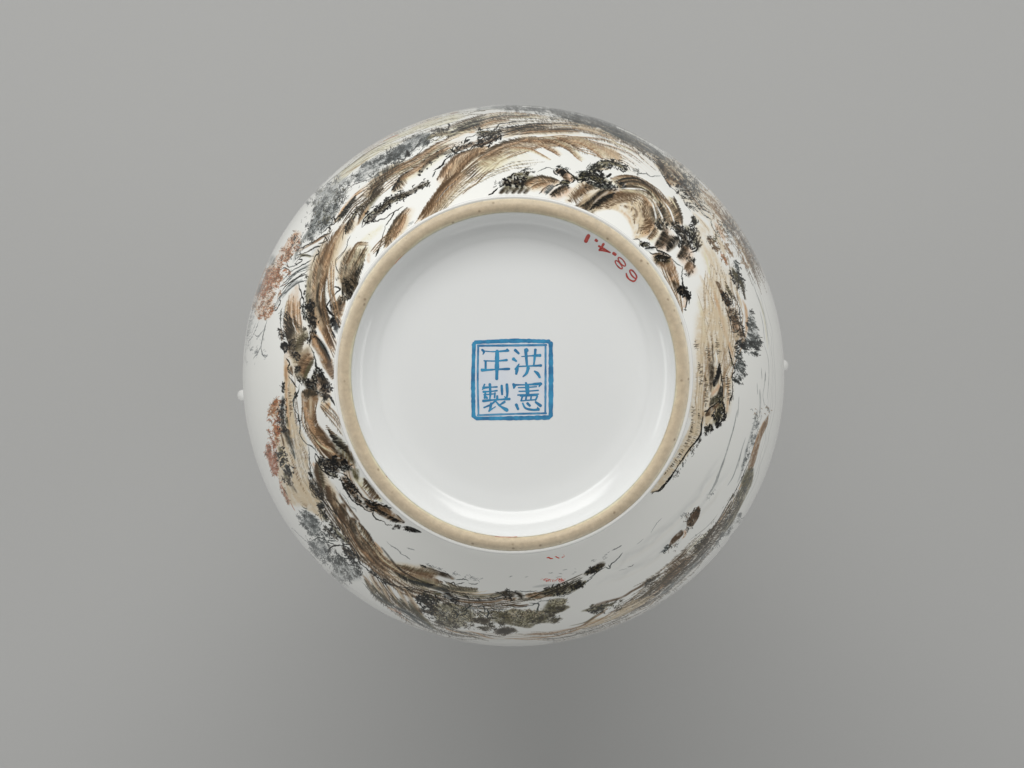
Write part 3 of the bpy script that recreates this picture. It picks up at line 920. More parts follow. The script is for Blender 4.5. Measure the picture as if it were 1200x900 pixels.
    for q in ('220,530 320,540 420,600 520,670 620,760', '260,570 380,610 500,690 580,760', '270,490 360,530 470,590 560,680',
              '420,660 460,720 520,760 540,790', '300,430 340,390 340,300 360,250', '250,430 240,340 260,270 330,330', '340,300 400,380 440,420',
              '380,600 450,660 540,700', '600,780 700,830 760,880', '640,760 760,850'):
        L(q, .9, SL, .9)
    K('480,560 560,640 620,720 680,790', [12, 13, 13, 10], 70, BR, .8, BR, .6, .25, 4, 1.2, 10)
    K('420,430 500,500 580,560 640,640', [12, 12, 10, 8], 50, BR, .7, BR, .5, .3, 4, 1.2, 10)
    W('630,700 670,740', 4, OL, .7)
    W('600,590 680,690 740,780', 3.5, PORC, .8)
    L('690,660 760,780 820,880', 1.2, SL)
    K('700,800 760,850 830,880', [8, 8, 6], 26, SL, .9, GR, .5, .3, 3, 1.0)
    W('480,700 520,720', 5, RU, .6)
    F('540,790 600,790 600,880 560,880', PORC, .6, 3)
    W('330,700 420,800 520,900', 8, TAN, .6)
    W('250,660 300,760 320,900', 5, PORC, .6)
    K('310,760 350,780 340,820', 6, 20, BLK, .9, OL, .7, .1, 2.4, 1.2)
    # tile 570,180 : crags on the rim of the foot
    O(570, 180)
    L('20,490 80,460 140,400', [2.2, 1.4, 1.0], INK, .95)
    T('90,340 200,340 180,390 90,400', 40, (SL, INK), 1.6, -60, 40)
    F('240,290 330,230 440,240 520,200 480,260 560,270 500,380 420,420 300,440 170,460 200,400', OL, .6, 4)
    L('150,400 200,370 220,320 250,280 290,270 320,230 350,235', 1.5, BLK)
    K('210,340 250,330 300,330', 7, 22, BLK, .95, DK, .5, .15, 3.2, 1.7, 70)
    K('330,340 400,340 480,340', [9, 11, 8], 44, BLK, .95, DK, .8, .08, 3.6, 1.6, 30)
    K('330,250 420,240 500,220', [4, 6, 4], 30, INK, .9, OL, .7, .2, 3, 1.2)
    T('420,180 540,180 540,220 430,230', 60, (SL, INK), 1.8, -10, 30)
    for x in (190, 260, 330, 400, 470):
        W('%d,390 %d,430 %d,475' % (x + 50, x + 10, x - 30), 3.4, DK, .7)
        H('%d,380 %d,470' % (x + 45, x - 25), 3, 1, INK, .7, .6, 10)
    B('440,350 520,290 600,260 700,260 800,290 860,320', [8, 9, 10, 9, 7, 4], 1, (DB, OR, TAN), .85, DK, .9, 50, .5, 1.7, 2)
    B('520,400 580,360 660,340 750,340', [5, 5, 4, 3], 1, (BR, OR, TAN), .7, DB, .8, 40)
    L('600,215 660,185 720,165 790,185 805,200', .8, SL)
    L('790,190 800,230 840,260', 1.6, INK)
    K('840,230 880,200 930,230 880,250', 8, 50, BLK, .95, DB, .8, .12, 3, 1.4)
    T('820,150 930,150 950,200 850,190', 50, (SL, INK), 2, -10, 40)
    L('930,180 960,220 1000,250 1040,290 1090,315', 1.8, INK)
    W('950,240 990,290 980,340', 5, PK, .9)
    W('900,260 940,290 950,330', 5, DB, .7)
    L('1000,250 1030,310 990,350', 1.2, INK)
    K('1010,270 1060,300 1100,310', 5, 16, INK, .9, OL, .5, .2)
    L('620,475 680,410 740,375 790,375', 1.4, INK)
    B('800,380 760,430 700,490', [5, 6, 5], 1, (GR, LG, PK), .7, SL, .6, 10)
    B('960,350 880,380 800,430 740,490', [8, 9, 7, 5], -1, (DK, BR, PK), .85, INK, .9, 10, .5)
    K('870,350 920,335 970,350', 5, 22, INK, .9, OL, .8, .1)
    L('790,390 880,350 960,350', 1.2, BLK)
    F('1080,340 1200,320 1200,420 1080,520 980,570 920,540', TAN, .7, 5)
    H('1200,340 1080,430 950,550', 11, -1, DB, .8, .6, 10, 1.6, 2, .5)
    W('1190,370 1100,440 1010,530', 5, DB, .6)
    W('1200,500 1150,560 1100,620', 5, BR, .6)
    H('1200,480 1100,600', 6, 1, DB, .8, .7, 10)
    K('1110,280 1150,240 1200,250', 8, 34, BLK, .95, OL, .6, .2, 3, 1.4)
    T('1080,200 1180,190 1200,240 1100,260', 50, (SL, INK), 2, -10, 40)
    # tile 680,190 : the big curled hill
    O(680, 190)
    K('0,190 80,170 180,200 280,230', [8, 10, 11, 9], 90, BLK, .95, OL, .6, .2, 3.4, 1.5)
    K('60,280 200,280 310,290 420,290', [5, 8, 9, 6], 64, BLK, .95, SL, .6, .2, 3.4, 1.5)
    F('370,240 420,240 430,270 390,280', WH, .9, 1)
    F('130,300 250,310 330,340 180,440 60,520 0,500 0,440', TAN, .7, 5)
    B('330,320 240,340 160,400 90,460 0,520', [5, 8, 10, 10, 7], -1, (DK, DB, TAN), .8, INK, .8, 20, .5, 1.6, 3)
    F('0,260 100,260 160,300 60,380 0,400', BR, .6, 5)
    H('160,290 60,370 0,400', 6, 1, DK, .8, .5, 10)
    W('340,340 240,420 150,500', 3, WH, .95)
    F('160,560 120,520 200,460 300,400 420,350 600,340 740,390 810,470 860,600 880,700 830,800 740,880 640,900 600,800 560,700 480,600 380,560 260,560', TAN, .85, 5)
    W('170,500 280,420 420,370 560,350 680,370 780,440', [5, 8, 10, 10, 10, 8], BR, .6)
    W('760,430 830,540 850,680 800,800 740,870', [8, 10, 10, 9, 6], OR, .65)
    for f in (0, 14, 30, 48, 70, 95):
        H('%d,%d %d,%d %d,%d %d,%d %d,%d' % (130 + f, 550, 260 + f * .6, 430 + f, 400 + f * .4, 370 + f, 560, 345 + f, 720 - f * .6, 390 + f * 1.1), 4.5, 1, DB, .85, .5, 50, 1.6)
        H('%d,%d %d,%d %d,%d %d,%d' % (740 - f * .7, 400 + f * .9, 820 - f, 520 + f * .6, 870 - f, 680, 800 - f, 840), 4.5, 1, DB, .75, .5, 40, 1.5)
    W('180,520 280,430 400,380', 4.5, DK, .7)
    H('110,560 180,480 280,410 400,360', 7, 1, INK, .9, .4, 25, 1.9, 2)
    W('600,520 660,580 650,660', 3, DB, .5)
    W('480,570 560,640 590,720', 3, OR, .5)
    H('420,500 560,520 640,600 640,740', 4, 1, DB, .6, .7, 30)
    W('620,470 700,570 700,740', 4, TAN, .6)
    B('340,200 440,160 560,150 640,170 740,220 840,290 920,360 1000,440 1080,540', [6, 6, 5, 5, 5, 5, 6, 8, 8], 1, (BR, TAN, YL), .8, DB, .85, 50, .5)
    B('400,230 500,190 600,180 700,200 800,270', [6, 6, 5, 5, 4], 1, (DK, OR, YL), .85, INK, .85, 50, .45, 1.7)
    B('440,280 520,230 640,220 760,250 880,340 960,460', [6, 6, 6, 5, 5, 5], 1, (DK, OR, YL), .85, DK, .85, 50, .45, 1.7)
    B('480,300 580,270 700,290 800,340 870,420', [5, 6, 5, 5, 4], 1, (DK, BR, YL), .85, DK, .85, 50, .45, 1.7)
    K('420,240 480,270 540,280', 6, 26, BLK, .95, DK, .5, .15, 3.6, 1.5)
    B('860,500 900,580 930,660 960,700', [6, 7, 7, 5], 1, (OR, DB, TAN), .85, INK, .9, 10, .45, 1.8, 3)
    B('930,460 1000,560 1050,660 1080,720', [7, 9, 9, 6], 1, (DB, BR, TAN), .9, INK, .9, 10, .45, 1.8, 3)
    B('1010,430 1080,520 1120,640 1160,740', [6, 7, 8, 6], 1, (BR, OR, TAN), .8, DB, .9, 10, .45)
    B('1100,400 1160,520 1200,640 1200,740', [7, 9, 9, 6], 1, (DB, OR, TAN), .8, DK, .9, 10, .45, 1.7, 3)
    W('890,500 950,620 970,680', 2.2, PORC, .95)
    W('970,450 1050,560 1095,690 1080,730', 2.4, PORC, .95)
    W('840,460 870,560 890,680 870,760', 2.2, PORC, .95)
    W('1030,390 1090,470 1140,560', 2.0, YL, .9)
    F('160,590 260,570 400,570 500,640 580,740 620,840 560,880 420,800', WH, .9, 4)
    W('470,310 600,312 720,320 790,350', 2.0, WH, .95)
    K('900,690 940,740 960,780', 8, 30, INK, .9, OL, .5, .2)
    K('1080,720 1120,760 1190,800', 9, 30, BLK, .9, DK, .5, .2)
    # tile 740,260 : dark crags right of the hill, rim hillocks
    O(740, 260)
    K('300,40 350,40 420,90', [7, 9, 6], 40, BLK, .95, DK, .6, .2, 3, 1.3)
    K('480,40 540,60 600,120', [7, 10, 9], 50, BLK, .95, DK, .6, .2, 3, 1.4)
    B('280,60 240,120 180,200', [6, 6, 4], -1, (DB, OR, YL), .7, DK, .8, 0)
    B('380,90 330,180 270,290', [9, 10, 6], -1, (DK, DB, PK), .9, INK, .8, 0, .5, 1.8, 3)
    F('430,190 540,180 560,240 480,320 420,350 410,280', DK, .75, 4)
    H('560,180 500,260 420,350', 8, 1, BLK, .8, .5, -10, 1.8, 2)
    F('440,130 480,130 480,160 430,160', WH, .7, 2)
    K('560,100 620,180 640,250 600,320', [8, 13, 12, 8], 90, BLK, .95, DK, .75, .14, 4, 1.6, 10)
    K('650,80 710,130 750,220 760,320', [11, 13, 12, 8], 120, BLK, .95, OL, .6, .25, 4, 1.5, 10)
    L('680,30 740,40 760,0', 1.6, BLK)
    scal('680,40 720,100 750,180 765,250 770,330 730,340 690,370', 1.5, BLK, .95, .9, None, -1, 2.2)
    L('690,370 680,420 720,470 730,520 700,570 670,630', 1.4, BLK)
    W('650,200 690,230', 3, TAN, .7)
    B('600,290 580,340 530,420', [9, 9, 6], -1, (DK, DB, PK), .8, INK, .8, 0)
    W('510,430 490,450', 4, OR, .6)
    K('650,470 690,450 700,520 680,590 650,640', [7, 9, 8, 6, 5], 60, BLK, .95, DK, .5, .2, 2.8, 1.4, 20)
    B('680,460 640,500 610,560', [8, 8, 5], -1, (DB, PK, PK), .7, DB, .7, 0)
    T('700,430 740,430 740,500 710,520', 20, (INK,), 1.6, 60, 40)
    L('600,520 590,640 605,740', .9, SL)
    L('20,205 80,205 120,250 150,240 210,260 200,290', 1.1, INK)
    K('100,260 150,270 200,280', 5, 24, BLK, .9, OL, .7, .2)
    W('160,330 220,310 270,310', 4, LG, .7)
    L('150,320 250,300 290,310 310,340 360,350 410,380 470,410', 1.6, BLK)
    L('200,350 250,380 300,370 370,370', 1.2, INK)
    F('230,390 330,370 460,420 500,500 540,640 560,740 520,790 460,700 400,580 330,500', OR, .55, 4)
    B('470,420 350,390 260,410', [8, 9, 7], -1, (DK, OL, BR), .9, INK, .9, 40, .45, 1.8, 3)
    K('300,400 360,420 420,470', [6, 8, 6], 34, INK, .9, DK, .7, .2, 3.6, 1.2)
    H('330,480 420,600 520,760', 9, -1, DB, .85, .6, -40, 1.7)
    H('460,420 540,600 560,740', 8, 1, BR, .85, .6, 50, 1.7)
    F('470,680 560,740 530,800 490,760', DK, .8, 3)
    K('540,820 590,800 650,860 640,900', [6, 10, 9, 6], 60, BLK, .95, DK, .9, .05, 3, 1.6)
    L('600,660 600,760 640,820 670,860 650,900', 1.2, BLK)
    L('470,430 530,490 590,530', .9, SL)
    F('760,40 900,60 960,300 1080,520 1200,620 1200,900 960,900 900,640 830,400 760,200', TAN, .45, 9)
    W('780,120 850,280 960,520 990,900', 6, TAN, .5)
    W('920,300 1040,560 1160,900', 7, TAN, .5)
    H('930,500 970,560 1000,640', 2, -1, DB, .7, 1.0, -60)
    H('1040,560 1090,680', 2.5, -1, DB, .7, 1.0, -60)
    W('850,340 900,520 920,640', 3, YL, .8)
    K('900,190 960,260 1020,340', [7, 8, 4], 40, DB, .9, BR, .7, .15, 3.6, 1.3, 5)
    K('1060,400 1090,430 1120,500', [6, 8, 4], 26, BR, .9, RU, .8, .1, 3.6, 1.3, 5)
    K('1100,260 1140,330 1190,400', [6, 8, 6], 26, BR, .9, BR, .8, .1, 3.6, 1.3, 5)
    K('980,140 1040,240 1080,360', [12, 14, 10], 50, BR, .6, TAN, .7, .3, 4, 1.2, 5)
    T('860,160 940,160 900,230', 26, (INK,), 2, 60, 30)
    T('940,60 1020,80 1010,180', 30, (SL, OL), 2, 60, 30)
    # tile 800,240
    O(800, 240)
    K('110,140 140,180 120,220', 5, 24, BLK, .95, OL, .6, .1, 2.4, 1.3)
    L('190,160 250,220 320,330', .9, BR, .5)
    L('210,80 270,140 340,170', 1.3, SL)
    L('330,180 350,260 390,330 390,410', 1.2, SL)
    K('400,240 450,330 480,400', [11, 13, 10], 50, BR, .7, PK, .6, .3, 4, 1.2, 5)
    K('470,200 540,300 600,370', [7, 9, 8], 44, SL, .85, GR, .5, .35, 3.6, 1.0)
    K('540,150 600,230 660,340', [7, 9, 6], 50, SL, .9, LG, .6, .35, 3.4, 1.0)
    L('420,0 500,110 590,190 660,280', 1.3, GR, .8)
    W('450,10 520,130', 4, PORC, .8)
    K('620,400 700,520 760,640 790,740', [14, 17, 15, 5], 120, BR, .55, TAN, .8, .3, 5, 1.3, 5)
    K('680,380 760,480 840,600 900,720', [8, 11, 11, 7], 60, GR, .7, GR, .7, .25, 5, 1.3, 5)
    W('700,580 720,680 780,740', 4, BR, .7)
    W('790,640 850,800', 4, OL, .7)
    W('830,640 900,740 930,800', 4, DB, .5)
    L('960,900 940,800', 1.0, GR)
    F('540,440 620,520 680,680 640,720 600,600', PORC, .85, 4)
    F('540,640 620,640 600,720 560,740', PORC, .7, 3)
    K('600,670 640,720 660,770', [5, 7, 5], 30, SL, .95, SL, .6, .2, 3, 1.3)
    K('590,760 630,850 680,900', [8, 11, 9], 50, INK, .9, OL, .8, .15, 4, 1.4)
    K('370,380 400,400', 6, 14, OL, .9, OL, .7, .1, 3)
    # tile 800,320
    O(800, 320)
    L('0,100 20,200 70,280 75,370', 2.2, BLK)
    L('20,200 50,300 30,430', 1.6, BLK)
    L('10,430 45,435', 1.4, BLK)
    F('0,280 40,300 30,400 0,400', PK, .6, 2)
    F('170,200 300,60 400,100 470,240 560,560 600,700 590,900 150,900 190,600', TAN, .38, 10)
    for q, c in (('200,20 300,260 400,520 470,900', TAN), ('260,0 350,180 440,420 560,760', TAN), ('180,300 240,560 260,900', YL), ('360,200 440,480 500,700 560,900', OR)):
        W(q, 5, c, .6)
    for q in ('170,240 230,420 290,600', '400,520 450,700 470,900', '230,70 330,280 380,400'):
        L(q, .7, BR, .5)
    H('280,560 320,720 350,900', 2.2, -1, DB, .8, 1.1, 0)
    H('420,520 450,640 480,740', 2.2, -1, DB, .8, 1.1, 0)
    H('140,760 160,900', 4, -1, BR, .6, 1.2, 0)
    W('350,820 350,900', 3, DB, .8)
    H('390,760 400,900', 4, -1, DK, .9, 1.0, 0)
    F('380,100 430,120 480,240 540,300 560,380 520,400 480,330 440,240', DB, .85, 2)
    K('470,230 510,310 560,370', [5, 7, 6], 40, BLK, .95, DK, .7, .15, 3.4, 1.5)
    L('500,400 540,500 570,640 580,690', 1.3, INK)
    L('490,180 560,260 590,370 580,400', 1.3, INK)
    W('500,140 560,240 590,300', 4.5, OL, .7)
    H('500,100 560,200 620,330', 4, 1, DK, .8, .7, -20)
    F('510,420 600,400 660,490 680,640 740,800 640,820 600,760 570,600 530,480', BR, .7, 3)
    K('560,440 620,520 650,640 700,760', [8, 10, 9, 7], 70, DK, .9, DB, .7, .25, 4, 1.5, -60)
    L('520,440 560,410 610,400 600,460 560,490', 1.0, PORC, .7)
    W('590,640 650,630 640,680', 4, PK, .8)
    W('590,740 650,700 640,760 600,780', 4.5, TAN, .9)
    W('540,490 600,470 610,430', 2.5, TAN, .8)
    L('660,420 680,560 710,700 740,800', 1.8, INK)
    L('570,690 640,690 680,620', 1.2, INK)
    L('610,840 660,800 700,780', 1.8, BLK)
    W('700,320 740,420 750,600 730,760', [5, 6, 6, 3], OR, .75)
    W('600,160 660,280 700,420', 4, TAN, .8)
    L('590,230 650,380 680,480', 1.3, DK)
    W('590,0 660,60 700,150', 7, OL, .85)
    K('600,0 660,80 700,160', [8, 10, 7], 60, INK, .9, OL, .6, .2, 4, 1.3)
    T('670,0 710,100 740,280 720,330 690,200', 80, (INK, SL), 1.8, 80, 30)
    L('690,180 720,260 725,320', 1.3, BLK)
    T('770,420 820,420 870,620 860,660 760,760 760,560', 300, (INK, SL), 1.8, 35, 25, .95, 2.0, .4)
    T('760,760 860,680 910,780 920,900 720,900 740,820', 400, (INK, SL), 1.8, 35, 25, .95, 2.0, .4)
    T('600,860 740,800 760,900 620,900', 120, (INK,), 1.8, 35, 25, .95, 2.0, .4)
    F('770,440 830,500 900,780 880,860 740,860 770,640', LG, .4, 4)
    for q in ('800,20 850,200 930,400 980,620 1010,860', '860,220 920,400 960,520', '900,430 940,600 960,800', '980,100 1050,330 1120,580'):
        W(q, 1.6, GR, .42)
    W('900,300 960,560 1000,900', 5, YL, .4)
    # tile 800,400
    O(800, 400)
    F('170,-300 330,-420 480,-300 560,-60 600,60 600,180 560,360 580,480 570,640 540,760 480,900 80,900 130,500 150,100', TAN, .7, 12)
    for q, c, w in (('250,0 270,300 250,600 220,900', BR, 3), ('300,0 310,200 300,400', BR, 4), ('480,0 490,300 480,700', BR, 4), ('160,0 200,300 180,900', TAN, 6), ('540,0 570,120 600,200', OR, 4), ('530,400 530,700 510,840', OR, 4)):
        W(q, w, c, .5)
    for q in ('140,0 170,110', '180,240 210,400 200,540', '250,400 270,560 260,780', '280,60 310,240', '110,760 130,900', '390,0 410,160', '460,400 470,520', '510,400 530,560 530,700'):
        H(q, 4, -1, DK, .95, 1.15, 0, 2.0, 1, 0)
        H(q, 2.5, 1, DK, .8, 1.25, 0, 2.0, 1, 0)
    W('350,20 350,160 370,260', 2.4, DK, .8)
    W('380,90 400,220 405,340', 1.8, WH, .95)
    F('300,270 350,230 370,330 350,480 320,600 310,420', DK, .85, 3)
    F('420,240 440,360 410,480 360,540 350,480 390,400', INK, .85, 2)
    H('440,260 430,400 360,520', 5, 1, BLK, .8, .5, 20, 1.8, 2)
    L('440,260 450,420 470,560 460,700 500,780', 1.6, BLK)
    W('430,500 400,560 330,640', 3, PK, .95)
    W('350,600 320,640', 1.5, PORC, .9)
    F('440,520 470,560 450,660 350,740 310,760 330,680 400,620', INK, .85, 2)
    W('350,690 320,740', 2.5, PK, .8)
    W('480,660 520,640', 2, PK, .5)
    F('450,700 480,760 400,860 310,900 260,880 310,780 380,740', DB, .75, 3)
    W('460,730 400,800 310,860', 3, TAN, .95)
    L('450,670 380,740 300,800 260,870', 1.4, BLK)
    K('440,780 420,850 390,900', [8, 11, 9], 60, BLK, .9, OL, .6, .2, 3.6, 1.2, 0)
    L('470,720 490,800 500,900', 1.6, INK)
    L('530,40 560,180 600,300 610,350', 1.6, BLK)
    W('560,220 590,300', 4, OL, .8)
    L('620,340 580,400 580,470', 1.6, BLK)
    L('580,470 585,600 550,700 550,750', 1.8, BLK)
    T('560,620 600,620 580,700 550,740', 30, (INK,), 1.8, 80, 20)
    T('600,60 660,120 720,240 740,330 740,410 680,440 700,500 600,470 600,380 620,260', 480, (INK, SL), 1.8, 35, 22, .95, 2.1, .35)
    T('650,0 920,0 900,80 880,190 780,170 680,120', 400, (INK, SL), 1.8, 35, 25, .95, 2.0, .4)
    T('600,40 700,0 700,60', 50, (INK,), 2.4, 10, 30)
    F('620,120 700,260 730,400 620,440', LG, .35, 4)
    for q in ('940,0 1000,200 1010,420 990,700', '970,330 960,500 940,640 960,760', '870,480 880,640', '920,300 930,460', '660,640 650,800 640,900'):
        W(q, 1.5, GR, .45)
    W('900,560 910,700 900,900', 4, GR, .35)
    W('970,360 965,480', 2, GR, .7)
    T('840,780 1000,740 1010,820 900,900 840,900', 60, (GR, BR), 1.8, 60, 40)
    # tile 800,480
    O(800, 480)
    F('120,0 250,0 240,140 200,300 120,420 0,600 -60,660 40,420 90,200', TAN, .75, 4)
    for q in ('110,20 90,200 40,400 -20,520', '180,0 170,160 120,340 60,440'):
        H(q, 4.5, -1, DK, .95, 1.15, 0, 2.2, 1, 0)
    W('240,0 230,140 200,290', 3, BR, .5)
    L('240,80 220,180 210,300 130,400 50,500 0,600', 1.9, BLK)
    T('200,330 200,380 160,460 100,470 130,410', 60, (INK,), 1.8, 100, 25)
    L('0,610 0,680', 1.4, SL)
    F('260,90 340,60 400,0 380,100 330,180 250,200', TAN, .9, 2)
    L('250,30 310,0', 1.4, BLK)
    K('260,240 310,220 350,190', [6, 7, 5], 34, BLK, .95, OL, .5, .1, 3, 1.4, -20)
    T('240,210 350,190 350,280 320,300 240,260', 60, (INK,), 2.6, 80, 20)
    K('380,130 430,70 460,20', [12, 12, 8], 70, BLK, .9, OL, .55, .2, 3.6, 1.3, -10)
    K('390,190 410,180 430,160', 5, 20, BLK, .95, DK, .6, .1, 3, 1.5)
    L('410,210 430,160 480,120 500,100 520,20', 2.0, BLK)
    L('500,0 490,80 500,110', 1.4, INK)
    for q in ('640,0 600,200 560,340 500,540 440,700 400,850 360,900', '740,320 690,480 640,700', '690,480 600,760 520,900'):
        W(q, 2.2, LG, .7)
    W('500,560 440,720 380,870', 2.5, GR, .3)
    L('640,10 600,200 540,420', .6, GR, .5)
    W('880,0 840,160 800,300 740,500 700,700 640,860', 5, LG, .6)
    T('860,60 930,80 900,250 840,400 800,520 740,640 680,800 740,500 800,260', 320, (GR, SL, LG), 2.0, 110, 40, .9, 1.4)
    W('870,130 860,230', 5, GR, .5)
    F('1005,60 990,180 920,340 880,500 840,640 800,720 760,700 790,560 840,400 900,240 960,130', BR, .9, 2)
    W('960,120 880,300 810,560', 4, OR, .5)
    L('1000,70 960,200', 1.0, DB)
    L('780,600 720,740 680,860', 1.4, INK)
    F('760,700 820,700 800,900 680,900 720,760', OL, .6, 4)
    # tile 760,550 scale 8.571
    O(760, 550, 8.571)
    F('60,220 160,60 240,0 180,140 110,220', TAN, .6, 3)
    L('260,0 240,60 170,150 110,215 60,215', 1.7, BLK)
    L('60,215 25,250', 1.2, SL)
    T('300,0 300,30 240,80 220,90 250,40', 20, (INK,), 1.6, 80, 30)
    W('720,0 690,90 650,180 600,260', 3, LG, .7)
    L('700,30 650,170 580,290', .6, GR, .5)
    L('130,490 70,560 20,640', .8, LG)
    T('580,230 660,200 630,290 500,360', 24, (LG, GR), 2, 120, 30)
    F('500,370 515,420 490,500 430,580 385,560 385,520 440,440', DB, .95, 2)
    K('495,390 450,480 400,560', [5, 9, 7], 50, DK, .9, DB, .8, .1, 3.4, 1.3)
    L('380,580 400,600 370,650', 1.0, INK)
    F('340,610 345,650 300,700 230,760 200,770 230,700 300,630', DB, .95, 2)
    W('355,600 370,660 330,700', 2.5, PK, .7)
    K('220,770 170,800 130,830', [4, 5, 4], 20, SL, .9, GR, .6, .2, 3, 1.2)
    L('240,770 180,800 110,840', 1.0, SL)
    T('340,450 380,430 370,470', 8, (GR,), 2, 120, 30)
    F('980,0 1050,0 1040,120 1000,230 930,370 850,520 780,620 740,600 790,520 860,400 880,280 940,150', OL, .6, 4)
    T('990,0 1050,0 1030,150 950,320 860,500 760,600 800,500 870,370', 260, (SL, GR, INK), 2.2, 120, 20, .8, 1.5)
    L('970,20 920,120 860,240 800,340', 1.2, INK)
    W('940,130 900,220', 2.4, OR, .8)
    W('840,310 770,430 740,480', 3, DB, .85)
    W('770,430 720,510 690,550', 3, OR, .95)
    W('690,550 620,630 570,690', 4, DB, .9)
    L('850,260 850,330 760,500 700,560', 1.1, TAN)
    K('660,570 600,660 550,720', [5, 7, 6], 30, DK, .9, DB, .7, .1)
    W('800,470 740,600', 4, SL, .6)
    W('570,710 500,780 450,820', 5.5, OL, .95)
    T('580,700 620,740 560,760 480,830 440,830', 40, (INK, OL), 2, 130, 20)
    T('920,440 960,480 840,620 760,690 700,760 620,860 560,900 480,900 600,740 700,660 820,560', 420, (GR, LG, SL), 2.2, 125, 30, .85, 1.4)
    W('600,760 540,850', 1.6, PORC, .9)
    T('560,820 600,780 520,880', 30, (INK,), 2, 120, 20)
    W('820,560 740,660 640,780', 4.5, GR, .35)
    for q in ('700,440 640,520 560,600 480,660 400,720', '400,760 330,840 250,900'):
        W(q, 1.5, GR, .4)
    W('620,620 480,740 350,860', 8, YL, .4)
    W('380,800 330,860 280,900', 4, DB, .85)
    # tile 690,630 scale 8.571
    O(690, 630, 8.571)
    T('0,240 120,160 220,140 200,200 60,240', 20, (GR, LG), 2, -20, 20)
    L('330,80 290,100 230,130', 1.2, GR)
    L('550,10 480,70', .7, LG)
    F('0,320 80,280 120,260 160,270 120,310 30,360 0,360', DK, .9, 2)
    K('10,340 70,310 130,280', [5, 6, 4], 30, INK, .9, OL, .7, .1)
    L('340,150 290,210 230,260 210,300', 1.2, SL)
    W('270,190 240,220', 3, DK, .8)
    L('200,270 210,310 160,300', .9, SL)
    L('0,410 60,360 160,300', .8, SL)
    L('450,270 420,290 390,295', .9, SL)
    L('380,310 300,330', .6, LG)
    W('0,720 90,670 200,640 330,600 430,540 520,490 600,430 700,380', [6, 6, 5, 4, 4, 5, 6, 4], DB, .9)
    T('0,690 120,670 240,640 330,680 220,720 60,760 0,750', 220, (INK, OL, OL), 2.2, -20, 30, .9, 1.8)
    W('20,710 140,690 240,670', 5, OL, .8)
    K('560,490 640,420 710,390', [5, 6, 4], 40, INK, .9, SL, .6, .15)
    L('700,370 780,340 840,290 900,230 970,160 1000,110', 1.4, DB)
    W('780,300 860,240 960,170', 4.5, DB, .8)
    F('840,290 960,200 1040,190 940,320 820,440 760,500 680,520 760,400', BR, .6, 4)
    H('980,210 860,330 740,460', 7, 1, DB, .8, .6, 10, 1.6, 2, .5)
    W('820,330 740,440 660,520', 4.5, OL, .8)
    W('780,450 720,510 620,590', 3.5, OR, .6)
    L('1060,190 1000,260 880,420 760,540', 1.6, DK)
    L('1020,190 1100,150', .9, TAN)
    W('1060,230 980,320 900,400', 3, DB, .6)
    K('1080,110 1130,60 1180,20', [6, 8, 6], 50, INK, .9, OL, .9, .1, 3, 1.4)
    for q in ('740,390 640,520 520,610', '700,420 600,540 470,640', '560,500 440,610 320,700', '480,590 380,680 250,740'):
        W(q, 2.6, DB, .75)
        L(q, .8, TAN, .8)
    W('660,500 560,580 440,640', 4, OL, .6)
    F('420,640 600,590 680,580 500,700 300,800 120,860 0,880 0,830 200,780', TAN, .7, 4)
    W('330,680 220,760 100,830 0,880', 3, BR, .6)
    W('200,700 60,800 0,830', 3, BR, .6)
    W('660,630 600,690 480,740', 3, BR, .7)
    L('640,600 500,710 350,800 200,860 100,895', 1.5, DK)
    W('560,730 440,790 330,850 250,870', 2.4, BR, .6)
    T('1180,60 1190,180 1000,340 860,480 720,580 760,530 960,330 1080,210', 420, (GR, SL, LG), 2.6, 135, 20, .85, 1.5)
    F('1180,80 1190,180 980,380 820,520 700,600 780,500 960,330 1080,200', LG, .5, 4)
    W('940,460 880,500', 3, SL, .6)
    # tile 590,660
    O(590, 660)
    T('440,175 700,190 700,225 500,215 430,195', 60, (RED,), 1.2, 10, 60, .9, 1.6, .1)
    for q in ('435,185 460,180', '465,185 480,195 495,185', '520,190 560,195', '640,200 660,215', '670,205 685,215', '590,205 620,208'):
        L(q, 1.0, RED, .9)
    for q in ('520,110 580,115', '640,120 690,125', '610,165 680,150', '690,80 750,70', '820,110 860,100', '800,130 830,120', '830,60 850,70', '250,160 290,155', '60,160 110,150'):
        L(q, .8, GR, .55)
    W('330,280 500,260 760,250 900,220', 4, LG, .4)
    W('960,130 1020,90 1100,50 1150,0', [3, 6, 8, 7], DK, .9)
    K('970,120 1040,90 1120,40', [4, 7, 6], 44, INK, .9, OL, .8, .1, 3, 1.3)
    L('950,130 960,100 1000,80', 1.2, SL)
    L('1200,40 1100,100 1020,180 960,230 880,300', 1.1, SL)
    F('440,350 500,300 640,270 760,250 900,220 970,205 930,260 860,310 780,350 700,370 560,390 460,380', OL, .85, 3)
    K('470,340 560,320 700,300 860,260 940,220', [7, 10, 10, 8, 4], 130, INK, .9, OL, .4, .18, 4, 1.4, -35)
    L('620,370 680,390 740,370 800,350', 1.0, SL)
    B('250,360 360,340 460,340', [6, 6, 4], 1, (OR, OR, TAN), .7, BR, .6, 20)
    W('280,370 400,400 500,385 570,370', 4, BR, .8)
    L('120,320 240,330 400,325', .9, SL)
    W('0,360 100,350 180,360 210,400 180,430', [4, 5, 5, 4, 4], DK, .85)
    L('0,340 100,335 160,350 210,400 215,430', 1.3, INK)
    L('160,320 120,340', 1.0, INK)
    W('0,420 80,430 160,400', 4, BR, .7)
    K('0,390 60,410 120,420', 6, 30, INK, .9, BR, .5, .25)
    W('0,500 80,490 200,500 300,480', 3.5, DB, .85)
